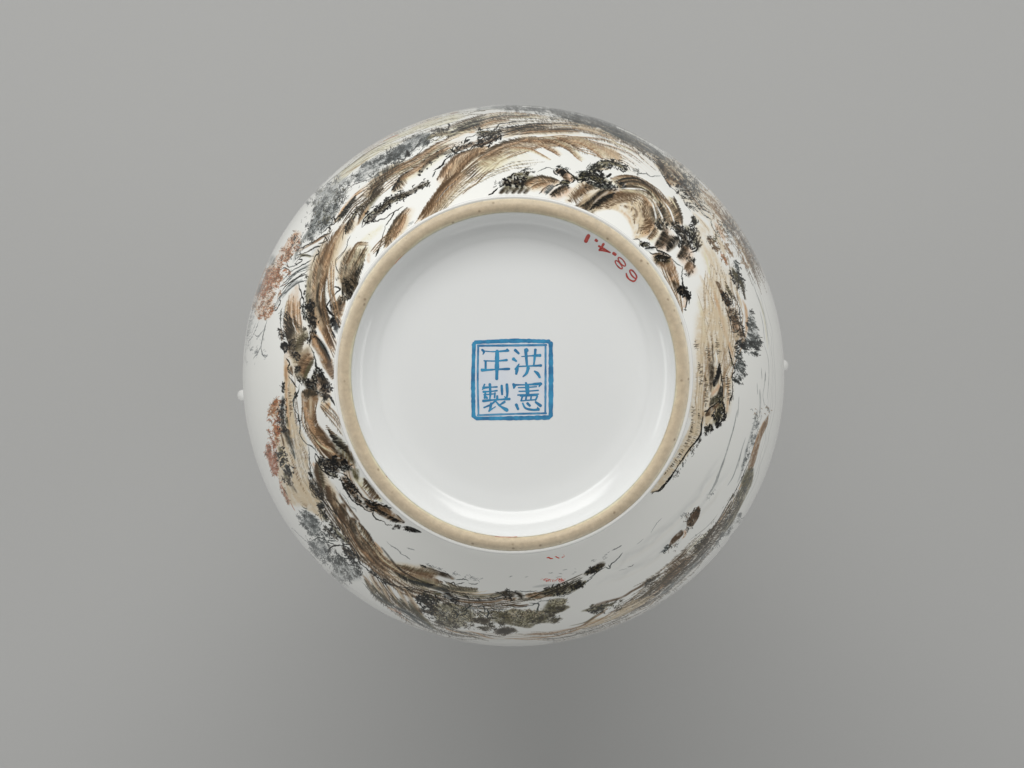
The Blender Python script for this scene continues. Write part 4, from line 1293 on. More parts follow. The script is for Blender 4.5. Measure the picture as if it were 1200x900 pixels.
    L('60,490 160,520 280,500 380,475 410,480', 1.3, SL)
    L('300,460 360,470 410,475 400,540 380,610', 1.6, SL)
    L('380,470 440,440 500,440 560,410', .9, GR)
    L('0,550 60,600 50,640', 1.2, SL)
    F('480,500 560,430 660,410 740,430 700,480 770,510 720,550 620,590 560,640 660,650 620,690 520,700 420,700 370,720 300,760 170,740 60,720 0,700 0,580 120,540 300,560 440,560', OL, .8, 4)
    T('540,430 740,420 700,480 560,520', 220, (OL, DK, YL), 1.8, -20, 30, .9, 1.6)
    T('480,520 620,490 770,500 700,560 560,600', 300, (INK, DK, OL), 1.8, -15, 25, .9, 1.8)
    T('380,620 500,600 660,650 600,700 400,700', 300, (INK, DK, OL), 1.8, -15, 25, .9, 1.8)
    T('80,620 360,600 380,700 280,760 160,740', 400, (INK, OL, YL, OL), 1.8, -10, 30, .9, 1.7)
    T('0,540 360,540 480,560 480,620 300,640 60,640 0,660', 500, (OL, YL, TAN, DK), 1.8, -10, 40, .9, 1.6)
    T('0,730 80,740 150,790 60,840 0,840', 200, (INK, OL, DK), 1.8, -5, 25, .9, 1.8)
    F('0,740 100,750 140,780 60,830 0,830', DK, .7, 4)
    for cx, cy in ((220, 560), (120, 600), (200, 650), (320, 650), (380, 620), (60, 570), (470, 560)):
        W('%d,%d %d,%d' % (cx - 25, cy, cx + 25, cy - 3), 4, TAN, .45)
    W('920,560 1020,540 1120,510 1200,480', [2, 5, 7, 8], OL, .9)
    K('980,560 1060,550 1180,530', [4, 7, 9], 60, INK, .9, OL, .6, .15, 3, 1.3)
    for q, c, w, a in (('260,830 480,830 700,790 900,740 1060,640 1200,560', BR, 4, .75), ('0,880 200,880 420,870 640,850 860,780 1040,700 1200,640', OR, 4, .65), ('300,830 560,820 760,770', OR, 5, .5),
                       ('480,890 700,870 900,820 1060,780 1200,730', SL, 3.2, .75), ('760,740 960,690 1100,600 1200,560', OL, 3, .6), ('700,900 900,860 1100,810 1200,750', OL, 2.2, .7),
                       ('100,890 300,895 500,890', OR, 3, .6), ('840,760 1000,740 1200,690', TAN, 5, .7)):
        W(q, w, c, a)
    # tile 480,660
    O(480, 660)
    L('120,15 150,45 200,50 300,80 400,115 450,130 480,170', 1.5, INK)
    W('140,40 220,70 320,110 440,150 520,185', [4, 7, 6, 6, 4], DK, .9)
    W('160,40 200,65', 3, BR, .8)
    W('460,165 530,190', 3, BR, .9)
    T('150,0 420,80 450,110 260,50', 40, (GR,), 2, 20, 30, .7)
    T('420,100 640,110 860,170 800,220 600,150', 60, (GR, LG), 2.4, 10, 25, .7)
    L('540,190 640,185 690,205', 1.0, SL)
    L('400,200 450,230 520,225 540,245 640,225', 1.0, INK)
    L('690,230 740,245 800,235', .9, SL)
    B('0,100 100,110 220,150 320,190 400,220', [7, 9, 9, 7, 5], 1, (BR, OL, YL), .75, DB, .9, 30, .5)
    B('360,230 460,270 560,290 660,300 800,300', [5, 6, 6, 6, 4], 1, (DK, OL, TAN), .8, INK, .9, 50, .5, 1.8)
    B('430,210 560,260 700,280 800,290', [4, 5, 5, 3], 1, (OL, TAN, YL), .6, DK, .8, 40)
    L('0,150 120,190 240,230 380,280 500,320 620,340 800,340 920,320', 1.6, TAN, .9)
    W('0,200 140,230 260,270 400,310 540,350', [5, 6, 7, 8, 8], DK, .8)
    W('260,290 380,300 460,320', 5.5, SL, .7)
    W('0,230 100,260 220,310', 5, OL, .6)
    for y0, c in ((355, DK), (375, OL), (395, DK), (425, DK), (445, BR)):
        W('%d,%d 620,%d 800,%d 980,%d 1100,%d 1200,%d' % (460, y0 - 40, y0, y0 + 15, y0 + 5, y0 - 20, y0 - 30), 2.6, c, .75)
    W('640,400 820,410 960,400 1060,370', 1.8, TAN, .9)
    W('700,360 880,370 1000,350', 1.6, TAN, .9)
    H('560,350 760,400 960,400 1100,370', 5, 1, INK, .7, .6, 50, 1.6)
    L('1000,330 1080,360 1120,400 1100,420', 1.6, INK)
    K('1100,340 1160,370 1200,380', 8, 30, INK, .9, DK, .7, .2)
    K('420,350 500,400 560,450', [7, 9, 6], 50, BLK, .9, DK, .8, .1, 4, 1.5)
    F('380,370 430,365 490,400 470,420 410,400', LG, .95, 2)
    W('270,350 380,360', 4.5, OL, .8)
    L('280,345 380,340 480,345', .8, LG)
    K('80,400 160,440 240,500 300,560', [7, 11, 12, 9], 100, BLK, .9, DK, .9, .08, 4, 1.7)
    K('160,360 240,400 340,460', [6, 8, 6], 50, INK, .9, OL, .8, .15, 4, 1.5)
    K('100,545 200,570 300,600 420,620', [6, 10, 10, 6], 70, INK, .9, DK, .8, .1, 3.4, 1.6)
    F('300,480 460,470 660,520 720,560 760,640 560,760 420,740 320,700 300,560', OL, .6, 5)
    T('280,470 700,500 780,560 1180,560 1180,700 940,720 700,700 560,760 420,740 330,690 260,600', 1500, (OL, TAN, DK, YL, INK), 1.8, 15, 50, .9, 1.6, .5)
    T('310,680 420,670 560,720 560,760 460,740 340,720', 200, (INK, DK), 1.8, 10, 25, .9, 1.9)
    T('720,640 940,640 920,710 760,700', 260, (INK, DK, OL), 1.8, 5, 25, .9, 1.9)
    T('780,740 960,740 970,790 860,790', 160, (INK, DK, OL), 1.8, 5, 25, .9, 1.9)
    T('990,770 1150,760 1180,820 1060,845 980,820', 240, (INK, DK), 1.8, 0, 25, .9, 1.9)
    F('740,650 920,650 920,700 780,700', DK, .6, 4)
    F('1000,780 1140,770 1150,820 1000,820', DK, .7, 4)
    F('970,560 1180,600 1180,700 1000,690', OL, .6, 5)
    F('820,750 950,745 950,780 860,785', DK, .55, 4)
    for q in ('480,510 560,530 640,530 660,480', '640,480 720,490 660,540 600,580', '780,510 850,500 880,540 870,580', '900,520 920,580 910,630 930,650', '930,500 1000,540 1100,540 1150,550', '500,540 560,590 540,660', '430,620 440,680', '560,610 640,600 680,570', '800,520 820,500', '1120,510 1200,490'):
        L(q, 1.3, SL, .9)
    for cx, cy in ((500, 550), (460, 650), (520, 650), (610, 545), (740, 530), (620, 640), (830, 560), (960, 580), (1080, 570), (440, 510)):
        W('%d,%d %d,%d' % (cx - 22, cy - 5, cx + 22, cy), 3.5, TAN, .7)
    W('700,525 770,530', 4.5, LG, .9)
    W('980,500 1100,510', 3, LG, .8)
    for q, c, w, a in (('0,430 60,520 140,620 240,720 320,790', OL, 5, .85), ('0,470 60,560 160,680 280,780', SL, 6, .6), ('0,610 100,700 220,770', SL, 5, .8), ('0,580 80,680 260,780 340,810', GR, 4, .6),
                       ('330,770 460,830 600,870', SL, 3.5, .85), ('400,740 480,790 640,830 800,870', OR, 4, .6), ('480,780 640,830 780,870 900,890', OL, 3, .7), ('640,790 800,820 900,870 1040,890', OR, 3.5, .6), ('700,790 860,850 1000,890', BR, 2.2, .6)):
        W(q, w, c, a)
    # tile 390,640 : bottom-left slope
    O(390, 640)
    T('0,100 80,60 160,80 300,180 330,260 330,380 260,350 200,400 150,400 60,420 0,340', 900, (GR, SL, INK), 2.4, 55, 30, .85, 1.5, .5)
    T('0,300 80,360 180,470 100,440 0,350', 120, (GR, LG), 2.6, 50, 15, .8)
    F('0,120 120,160 260,260 320,380 180,400 60,400 0,300', LG, .4, 8)
    F('40,20 90,20 130,90 190,110 180,140 110,130 50,80', PORC, .85, 2)
    L('120,20 110,60 160,100 210,120 200,150 120,130 50,80 35,30', 1.5, INK)
    K('120,30 200,70 270,130', [7, 9, 6], 50, INK, .95, DK, .6, .15, 3, 1.4)
    L('270,60 300,150 320,200 370,240 440,300 510,350', 1.8, BLK)
    L('120,170 200,220 320,240', 1.2, INK)
    L('200,220 300,180 310,210', 1.0, INK)
    L('400,290 500,350 570,390 640,430 720,460 830,480 960,490', [1, 2.5, 1, 2.5, 1, 1.4, 1], INK)
    K('430,290 470,320 500,340', 4, 14, BLK, .95, DK, .7, 0)
    K('560,390 600,410 640,430', 4, 14, BLK, .95, DK, .7, 0)
    K('860,490 900,500 950,510', 3, 12, INK, .9, OL, .4, .1, 2.6)
    for q in ('350,330 400,400 450,500 480,560', '440,310 500,420 540,510 560,560', '540,400 600,500 640,600 680,680', '640,450 690,560 740,660 820,740', '740,470 800,560 850,660 900,760', '840,490 900,600 960,700 1060,820'):
        W(q, 5, BR, .6)
    for q in ('370,380 430,480 500,580 600,660 700,700', '450,440 520,530 600,600 650,680', '560,540 640,640 720,690', '680,560 760,660 850,740', '780,600 860,700 960,800', '880,640 960,760 1080,880'):
        W(q, 4.6, OL, .8)
        H(q, 4, 1, DK, .6, .7, 20)
    W('450,540 600,640 740,720 860,780 1000,860', 6, SL, .8)
    W('800,720 900,800 1040,880', 9, SL, .65)
    for q in ('420,340 500,470 560,540', '530,400 590,500 650,620', '640,440 700,560 760,650', '740,470 800,580 880,690', '850,500 930,620 1040,760'):
        W(q, 2.2, TAN, .8)
    L('340,420 420,510 500,600 620,700 760,740', 1.2, SL)
    W('640,720 740,760 800,800', 6, PK, .8)
    T('600,690 760,740 840,840 740,800', 70, (RO, BR, SL), 2.0, 30, 30)
    W('740,800 840,850 900,890', 3, OR, .7)
    L('800,800 900,860 960,890', 1.2, SL)
    F('260,0 520,0 580,60 760,220 900,290 1100,290 1200,340 1200,500 1040,490 860,440 680,360 560,270 400,150 300,60', TAN, .5, 6)
    B('260,-20 330,60 430,150 530,240 640,310', [8, 9, 8, 8, 7], -1, (DB, OR, TAN), .85, DB, .8, 30, .5, 1.6)
    B('360,-20 440,70 540,170 680,270 820,350 980,400', [7, 8, 7, 7, 8, 8], -1, (BR, OR, TAN), .75, DB, .8, 30, .5)
    W('500,0 560,60', 4.5, OR, .7)
    W('440,0 520,90 640,200 800,300', 2, YL, .9)
    W('700,300 820,360 960,410 1080,430 1200,460', [4, 6, 7, 8, 9], OL, .8)
    H('720,290 860,370 1000,420 1200,450', 6, 1, INK, .85, .5, 40, 1.7, 2)
    W('920,410 1060,450 1200,490', 5, SL, .7)
    B('740,230 860,280 960,320 1060,340 1200,380', [3, 5, 7, 8, 8], -1, (BR, OL, TAN), .7, DB, .8, 30)
    W('980,350 1080,340 1200,330', 8, BR, .5)
    L('680,0 750,30 800,90 860,120 910,155', 1.1, GR, .7)
    L('880,20 960,45', .8, LG)
    L('1030,215 1100,250', 2.0, INK)
    # tile 340,570
    O(340, 570)
    F('0,0 240,0 330,150 360,250 380,400 300,330 180,260 60,160', TAN, .75, 5)
    H('0,60 100,160 200,250', 6, -1, BR, .5, .8, 30)
    W('0,20 60,60', 5, DK, .6)
    W('0,170 30,240 60,290', 2.5, RO, .9)
    L('140,220 160,250 200,260', .9, SL)
    T('90,350 170,270 250,310 320,370 350,450 360,560 260,590 200,520 130,450', 800, (GR, SL, SL), 1.9, 40, 50, .9, 1.6, .45)
    T('220,640 320,600 430,700 460,800 440,900 360,900 300,800 240,750', 700, (GR, SL), 2.0, 50, 45, .85, 1.5, .45)
    T('100,280 160,300 120,340', 20, (SL,), 2, 50, 30)
    F('120,380 200,300 320,380 350,500 280,570 180,470', LG, .5, 6)
    F('250,640 400,660 440,800 330,800', LG, .6, 6)
    L('0,470 100,560 220,670', 1.4, GR, .7)
    L('220,670 240,740 280,800 350,870', 1.2, GR, .6)
    L('250,640 340,600 420,630 560,640', 1.4, SL)
    L('380,650 470,660 550,700', 1.2, SL)
    L('440,780 470,720 530,690 600,690 680,720 720,780 740,830', 1.6, INK)
    L('520,720 540,790 600,830 680,840 700,810', 1.3, SL)
    F('545,720 590,710 640,770 690,800 660,840 590,810 550,770', PORC, .95, 1.5)
    K('620,730 680,780 740,830', [6, 8, 6], 50, BLK, .95, DK, .8, .12, 3, 1.4)
    L('620,680 700,680 760,750 800,820 800,880', 1.8, INK)
    L('430,830 470,900', 1.4, SL)
    L('520,800 540,900', 1.2, SL)
    T('440,820 560,820 620,900 460,900', 120, (SL, INK), 1.8, 45, 60)
    K('320,230 360,220 400,210', 6, 34, BLK, .9, SL, .7, .1, 2.6, 1.3)
    K('340,260 380,300 400,370 440,380', [5, 6, 7, 6], 44, INK, .9, OL, .7, .12, 3, 1.3)
    K('400,480 450,520 500,570 560,620', [4, 6, 7, 6], 44, INK, .9, DK, .6, .15, 3.4, 1.4)
    K('470,430 540,520 620,600 660,660', [5, 7, 8, 6], 60, INK, .9, OL, .7, .2, 3.6, 1.3)
    L('410,480 430,500 460,490', 1.5, BLK)
    F('240,0 370,0 400,130 330,130 280,90', DK, .8, 3)
    K('260,20 300,70 380,140', [6, 9, 6], 50, BLK, .9, DK, .6, .2, 3.4, 1.3)
    L('240,20 280,90 350,130 410,190 480,270 560,340 620,420 700,520', 1.5, BLK)
    B('410,0 440,120 480,230 560,330', [6, 7, 6, 5], -1, (DB, BR, TAN), .9, DK, .9, 30, .5)
    W('450,20 480,130 520,230', 5.5, BR, .7)
    W('520,60 520,170 560,260', 3, DB, .8)
    F('580,200 640,200 660,300 640,420 700,520 620,430 560,330', DB, .8, 3)
    W('610,220 620,300 640,370', 5.5, DK, .6)
    W('560,330 640,400 700,480 760,560', 5, DB, .7)
    W('540,350 600,440', 2.2, PK, .9)
    F('690,360 760,370 790,450 780,520 830,600 920,700 990,800 1060,900 960,900 850,780 740,620 700,500 680,420', DB, .8, 3)
    H('720,370 700,450 760,600 860,760 960,880', 5, -1, DK, .9, .5, 40, 1.7, 2)
    K('720,400 760,480 800,560', [7, 8, 6], 30, INK, .85, DK, .6, .1)
    W('840,740 920,820 980,890', 5, OR, .6)
    L('780,440 790,520 860,620 960,730 1060,860', 1.2, TAN, .95)
    B('800,400 880,480 940,560 990,650 1080,770', [6, 9, 9, 8, 5], 1, (TAN, YL, TAN), .5, INK, .1, 30)
    H('800,410 880,500 950,600 1000,700', 8, 1, INK, .95, .95, 30, 2.2, 1, .1)
    H('800,410 880,500 950,600 1000,700', 8, 1, DB, .8, .5, 30, 1.4, 1, .1)
    W('980,640 1060,740 1080,780', 3.5, OR, .6)
    B('830,560 900,640 960,720 1000,780', [4, 5, 5, 4], 1, (DB, BR, TAN), .8, DK, .9, 30)
    L('580,40 600,110 640,160 690,230 760,270 780,300', .7, LG)
    L('690,0 680,60', .9, LG)
    # tile 400,560 (rim crag at lower left)
    O(400, 560)
    F('120,0 260,0 320,80 480,260 440,270 330,170 220,90', YL, .8, 3)
    H('270,0 350,110 460,240', 9, 1, DB, .9, .5, 10, 1.8, 2)
    W('260,0 310,70 400,180', 4, DK, .7)
    F('20,20 80,0 140,80 180,170 230,210 300,240 400,320 360,370 280,350 200,300 120,230 60,140', LG, .4, 2)
    K('60,40 120,110 160,170', [8, 9, 8], 60, INK, .9, DB, .7, .25, 3, 1.3)
    K('160,230 220,290', [8, 8], 24, INK, .9, DB, .5, .3, 3, 1.3)
    K('290,280 350,330 440,340 560,390', [8, 9, 9, 8], 90, INK, .85, DB, .85, .18, 4, 1.3)
    L('70,0 110,60 160,120 200,160 240,220 300,250 350,300 400,320 450,315 560,350', 1.3, BLK)
    L('0,60 60,140 100,220 150,280 240,330 280,370 340,390 380,370', 1.5, INK)
    L('150,180 190,165 230,190 240,220', 1.2, INK)
    L('380,390 370,430 400,470 430,490 500,510 530,550 600,550', [1.2, 2.4, 2.6, 1.4, .8, 1.2, .8], INK)
    F('380,380 460,340 560,370 640,430 740,510 700,530 600,500 500,460', BR, .75, 3)
    H('400,350 520,410 620,470 740,520', 6, 1, INK, .85, .55, -40, 1.8, 2)
    W('400,400 450,430', 2.8, PK, .9)
    L('640,420 740,520', 1.0, DK)
    K('620,560 660,570 690,575', 3, 12, BLK, .95, DK, .5, 0, 2.4)
    F('720,570 780,565 860,590 940,635 880,640 820,630 760,605', BLK, .85, 1.5)
    K('740,580 800,600 860,620', [3, 4, 3], 20, BLK, .95, DK, .5, .2, 3, 1.2)
    L('860,600 940,637', 1.4, BLK)
    T('580,580 680,580 670,600 590,600', 8, (INK,), 1.4, 10, 30)
    L('530,740 580,790 640,825 700,870', .9, LG)
    L('0,180 60,240 100,320 160,360 180,400', .7, LG)
    L('760,820 850,840', .8, LG)
    # tile 300,500
    O(300, 500)
    F('210,0 400,0 430,200 470,400 620,640 760,860 700,900 400,900 300,700 260,560 250,300', TAN, .8, 6)
    F('430,0 510,0 600,200 610,400 600,600 480,420', TAN, .7, 5)
    T('180,120 240,180 250,400 250,560 200,560 160,460 110,340 110,200 150,210 200,320', 700, (RO, RU, RO, DB), 1.8, 60, 40, .9, 1.6, .5)
    F('115,210 150,220 200,340 250,420 240,560 190,530 150,420', RO, .5, 3)
    F('220,0 260,0 260,180 220,200', OR, .5, 4)
    T('210,0 270,0 270,220 220,220', 120, (RU, OR, DB), 1.8, 60, 30)
    T('250,560 320,720 380,860 420,900 350,880 280,700', 200, (RO, RU, DB), 1.8, 60, 30)
    W('270,620 330,760 400,890', 3, RO, .6)
    F('330,40 400,20 420,120 440,240 380,220 340,120', DK, .8, 5)
    W('370,40 390,160 440,300 460,380', 4, SL, .7)
    W('290,60 310,140 330,240', 4.5, DB, .6)
    K('270,260 300,300 310,380 330,460', [8, 10, 10, 8], 50, INK, .85, OL, .8, .2, 4, 1.5, -50)
    K('350,470 390,520 410,570', [8, 10, 7], 40, INK, .85, SL, .8, .1, 4, 1.4)
    W('280,420 300,460 310,500', 3, SL, .6)
    L('260,400 320,340', 1.6, TAN, .95)
    L('290,480 350,430', 1.6, TAN, .95)
    K('330,560 370,620 390,680', [8, 9, 7], 40, DK, .85, OL, .7, .15, 4, 1.4)
    W('380,640 430,700 480,770', 5, DK, .6)
    W('320,720 380,820', 3.5, DB, .7)
    L('400,260 440,340 460,400', 1.0, SL)
    for q in ('420,400 500,600 600,800', '380,240 460,460 540,640'):
        H(q, 3, 1, BR, .7, .9, 30)
    H('500,200 560,320 580,400', 4, -1, BR, .6, 1.1, 0)
    L('520,0 510,70 540,140 600,205 640,220 690,260 720,310', 1.3, SL)
    L('615,220 625,320 630,440 640,540', [.8, .8, 1.4, 2], SL)
    K('620,560 650,560 650,600', 5, 20, BLK, .9, SL, .6, .1, 2.4)
    L('640,600 630,700 660,760 740,830 800,890', 1.5, INK)
    F('640,620 680,620 770,720 800,860 730,810 660,740', DK, .75, 3)
    K('660,650 700,730 760,820', [6, 9, 7], 50, INK, .9, DK, .4, .3, 4, 1.2)
    B('700,400 690,500 710,600 770,760', [8, 10, 9, 6], -1, (DB, OL, TAN), .85, DK, .9, 30, .5)
    W('710,430 710,560 740,680', 6, DB, .7)
    W('680,400 670,480', 3, PK, .8)
    B('820,680 810,760 840,900', [8, 9, 8], -1, (DB, BR, TAN), .85, DK, .8, 30)
    W('850,700 850,800 880,900', 6.5, DB, .7)
    W('920,760 920,880', 3, DB, .6)
    F('600,0 700,0 900,240 1000,330 1160,460 1100,480 960,400 840,340 740,260 660,150', OR, .75, 5)
    H('620,20 700,170 800,310 900,400', 6, -1, DB, .9, .55, 50, 1.8, 2)
    H('700,0 820,150 940,270', 7, 1, DB, .95, .5, -50, 1.8, 3)
    W('730,0 830,130 940,260', 5, DB, .75)
    W('780,260 880,340 960,420', 5, DB, .6)
    W('640,60 740,200 860,280 920,300', 2, YL, .7)
    F('840,0 900,60 1030,170 1080,290 1180,460 1100,420 960,280 880,120', OL, .55, 3)
    H('840,30 920,180 1060,300', 9, -1, INK, .85, .5, 40, 1.9, 2)
    W('960,180 1050,250 1160,430', 5, DK, .7)
    W('880,240 1000,340 1100,440', 4.5, DK, .8)
    K('740,380 800,420 880,460 960,500', [6, 10, 12, 9], 100, BLK, .95, DK, .8, .2, 4, 1.5)
    K('880,380 980,420 1080,480', [8, 12, 10], 70, BLK, .95, DK, .8, .15, 4, 1.6)
    K('800,520 880,560 960,580', [4, 6, 5], 30, BLK, .9, OL, .6, .3, 3.4, 1.4)
    L('700,310 690,360 720,420 770,500 840,550 900,580 950,580', 1.8, BLK)
    L('690,310 720,340 740,380', 2.4, BLK)
    K('1000,500 1080,470 1120,490', 6, 30, BLK, .9, SL, .5, .3, 3)
    L('980,540 1040,560 1100,630 1150,720 1200,780', 1.6, BLK)
    K('1020,600 1080,700 1140,800', [7, 9, 8], 60, INK, .9, DB, .8, .3, 3.4, 1.3, -50)
    L('980,570 1010,660 1060,760 1120,860', 1.3, INK)
    F('1110,490 1200,500 1200,640 1140,580', OL, .8, 3)
    L('930,700 970,760 1020,830 1050,840', .7, LG)
    # tile 300,420
    O(300, 420)
    F('330,0 400,80 400,240 460,340 440,600 480,900 380,900 340,600 330,300', TAN, .85, 3)
    W('350,40 360,200 360,500 400,900', 5, OR, .6)
    H('370,340 390,500 400,680', 4, -1, DB, .9, 1.0, 0, 1.8)
    W('350,100 350,260', 4, BR, .6)
    K('320,280 320,340 310,400', 3, 20, BLK, .9, SL, .7, .05, 2, 1.2)
    T('290,310 330,300 330,410 290,400', 30, (INK,), 1.6, 90, 40)
    T('270,480 310,490 280,600 270,700 220,700 150,660 160,600 200,500', 420, (RU, OR, DB, RU), 2.0, -40, 60, .9, 1.6, .5)
    F('170,560 280,500 280,680 180,680', OR, .4, 5)
    T('210,720 270,700 270,900 200,900', 200, (RU, OR, RO), 2.0, -60, 50, .9, 1.6)
    K('320,460 310,540 300,640', [6, 8, 9], 60, BLK, .9, SL, .7, .25, 3, 1.3)
    K('320,640 310,740 330,860', [10, 11, 12], 80, INK, .9, DK, .8, .25, 4, 1.3)
    W('370,840 400,900', 5, DK, .8)
    W('350,680 380,800', 4.5, OL, .6)
    L('350,0 400,60 380,100 400,160 440,210', 1.4, INK)
    L('380,200 430,270 480,340', 1.3, INK)
    W('400,90 440,200', 3.5, DB, .7)
    L('470,90 460,170 500,260 520,290', 1.3, INK)
    K('480,100 500,180 540,260', [5, 6, 5], 40, INK, .9, GR, .6, .2)
    F('510,0 600,0 560,150 560,240 520,200', DK, .75, 3)
    K('540,20 540,160 580,300', [6, 8, 8], 70, BLK, .9, DK, .6, .15, 4, 1.4)
    B('690,0 640,120 580,220', [11, 12, 8], 1, (OL, BR, TAN), .85, DK, .8, 20, .5)
    W('630,60 590,170 570,260', 5, OL, .6)
    L('700,0 700,90 760,150 820,250 860,320 900,390', 1.8, INK)
    K('710,120 720,180 660,240', [6, 8, 8], 40, INK, .9, OL, .6, .25, 3.6, 1.3)
    F('580,300 640,240 720,280 720,400 700,480 600,400', DK, .6, 3)
    K('600,300 660,300 700,340', 9, 40, BLK, .9, DK, .7, .1, 4, 1.4)
    K('730,200 770,280 760,370', [5, 7, 6], 44, BLK, .9, OL, .6, .25, 3, 1.3)
    L('740,170 790,310 800,390', 1.4, INK)
    W('720,280 740,380', 3, PK, .7)
    F('530,400 600,360 720,420 730,500 690,560 700,700 760,820 800,900 700,900 620,800 560,640', BR, .75, 4)
    H('540,380 640,370 720,420', 9, 1, DK, .9, .4, -10, 1.8, 3, .3)
    H('560,500 600,680 700,880', 5, -1, OR, .8, .6, 40, 1.6)
    H('700,600 720,760 800,880', 5, 1, DB, .95, .5, 40, 1.8, 2)
    W('640,440 640,560 640,700', 4.5, TAN, .6)
    W('550,480 580,640 640,800 700,900', 3.5, OR, .6)
    L('510,300 500,380 470,430 440,490 445,580 490,650 500,710 520,780 515,880', [1, 2.4, 3, 2, .9, .9, 2.4, 1.8, 1], SL)
    K('470,400 470,440 460,470', 3, 10, BLK, .9, SL, .7, 0, 2.4)
    K('490,690 500,740', 3, 10, BLK, .9, SL, .6, .2, 2.4)
    F('740,420 800,400 860,440 880,520 820,620 770,560', TAN, .8, 3)
    H('740,440 800,400 870,450', 10, 1, INK, .85, .5, 10, 1.8, 2)
    W('830,520 860,580', 6, OR, .5)
    L('810,400 860,440 900,500 930,560', [1.4, 2.6, 2.4, 1.4], BLK)
    F('780,0 880,0 900,60 900,250 840,160', BR, .65, 3)
    H('780,0 840,130 900,240', 9, -1, DB, .9, .55, 10, 1.8, 2)
    B('900,380 840,280 780,180', [6, 8, 6], -1, (DK, BR, PK), .8, INK, .9, 20, .5)
    H('830,780 900,860 960,900', 6, 1, DB, .9, .6, -50)
    # tile 300,350
    O(300, 350)
    L('130,260 100,350 80,460 60,560 80,660', 1.3, GR, .75)
    L('100,340 50,420 0,480', .9, GR, .5)
    L('60,540 20,640 0,700', .9, GR, .5)
    L('80,660 110,680 140,660', .8, GR)
    F('380,0 500,0 540,260 520,400 440,300 340,420 340,200', OR, .4, 6)
    W('360,20 350,180 350,340', 4, TAN, .7)
    W('390,60 390,300', 5, BR, .6)
    H('360,140 360,300 370,460', 9, -1, INK, .9, .45, 50, 1.9, 2, .6)
    F('370,240 420,260 460,420 460,540 380,500 350,400', DK, .7, 4)
    W('440,180 470,340 540,420', 4, BR, .55)
    H('440,200 460,300 540,400', 7, -1, DK, .9, .55, 50, 1.8)
    L('430,200 440,300 480,390 520,440', .9, WH, .8)
    L('310,100 290,170 290,300 290,350', 1.4, SL)
    T('280,160 310,160 300,240 280,240', 20, (INK,), 1.4, 90, 40)
    K('290,350 300,420 310,480', [4, 6, 5], 30, INK, .9, DB, .6, .15)
    K('310,520 340,570 360,540', [6, 8, 6], 44, BLK, .9, DK, .7, .15, 3.4, 1.5)
    L('290,530 320,580 340,630 370,560 340,510 320,520', 2, BLK)
    K('380,520 430,560 440,500', [8, 8, 8], 40, INK, .9, DK, .7, .1, 4, 1.5)
    H('370,560 440,640', 7, -1, DB, .9, .5, 60)
    F('360,600 440,600 460,700 380,680', PK, .7, 4)
    K('540,60 560,130 570,220', [4, 5, 5], 34, INK, .9, SL, .5, .3, 2.6, 1.2)
    K('600,100 640,60 660,200 640,340', [8, 12, 10, 7], 110, BLK, .95, DK, .8, .1, 4, 1.5)
    L('600,350 560,370 550,440 520,500 500,500', [2.4, 2.4, 1.4, 1.2, 1], INK)
    K('580,340 570,380', 4, 12, BLK, .9, SL, .6, .1)
    L('500,490 490,560 490,660 480,720', 1.6, OL)
    L('480,680 470,720 500,780', 1.4, INK)
    B('640,440 560,520 540,640 510,760', [8, 11, 12, 10], 1, (OL, OL, TAN), .8, DK, .9, 20, .5)
    F('560,600 620,580 590,720 540,860 510,800 520,660', DK, .75, 4)
    L('630,400 640,480 620,580', 1.2, DK)
    L('640,560 690,680 710,780 700,840', 1.4, SL)
    B('690,680 620,760 570,880', [10, 13, 12], 1, (OR, BR, TAN), .8, DB, .9, 20, .5)
    W('680,720 610,820 580,900', 4, OL, .6)
    F('640,380 690,400 760,480 840,640 890,740 890,900 800,820 720,640 650,520', BR, .8, 3)
    H('690,430 780,540 860,700 890,800', 8, -1, DB, .9, .5, -50, 1.8, 2) if False else H('690,430 780,540 860,700 890,800', 9, 1, DB, .95, .5, 50, 1.8, 3)
    W('720,470 800,570 870,720', 4, SL, .8)
    W('660,400 670,470 740,600 840,760', 3, OR, .6)
    L('690,430 770,520 840,640 880,740', 1.5, BLK)
    F('690,100 780,90 850,320 900,480 920,620 880,600 780,440 700,250', OR, .7, 3)
    H('760,110 800,280 860,400 920,560', 8, 1, DB, .95, .5, 50, 1.8, 3)
    W('730,20 730,120 770,260', 5, DK, .75)
    L('770,100 820,280 880,440 930,560', .9, WH, .6)
    B('780,20 800,150 850,320', [6, 7, 6], 1, (DB, BR, TAN), .8, DK, .8, 50)
    L('900,0 830,80 870,170 920,200 960,270', 1.6, BLK)
    F('890,100 970,20 950,150 900,170', DB, .8, 2)
    K('900,60 940,120 940,180', 6, 30, INK, .9, DK, .6, .15, 3.6, 1.3)
    F('970,100 1050,20 1040,120 1000,220', BR, .8, 2)
    H('1050,30 1000,150', 6, 1, DK, .9, .5, 20)
    K('900,230 930,290 960,340', [7, 9, 6], 50, BLK, .9, SL, .8, .12, 4, 1.5)
    W('930,300 950,390', 5, GR, .7)
    L('890,370 910,420 935,465', [1.4, 2.4, 1.4], BLK)
    K('710,830 740,850 780,900', [5, 7, 7], 36, INK, .9, GR, .6, .3, 3, 1.3)
    L('700,800 740,820 790,890', 1.5, INK)
    L('440,640 480,720 460,700', .9, SL)
    F('330,640 370,660 380,900 330,900', OR, .5, 3)
    L('350,690 390,750 370,810 400,880', 1.4, INK)
    W('400,780 430,860', 4, DB, .7)
    K('480,800 490,860', 6, 20, INK, .9, SL, .6, .2)
    # near-rim details
    O(0, 0, 1)
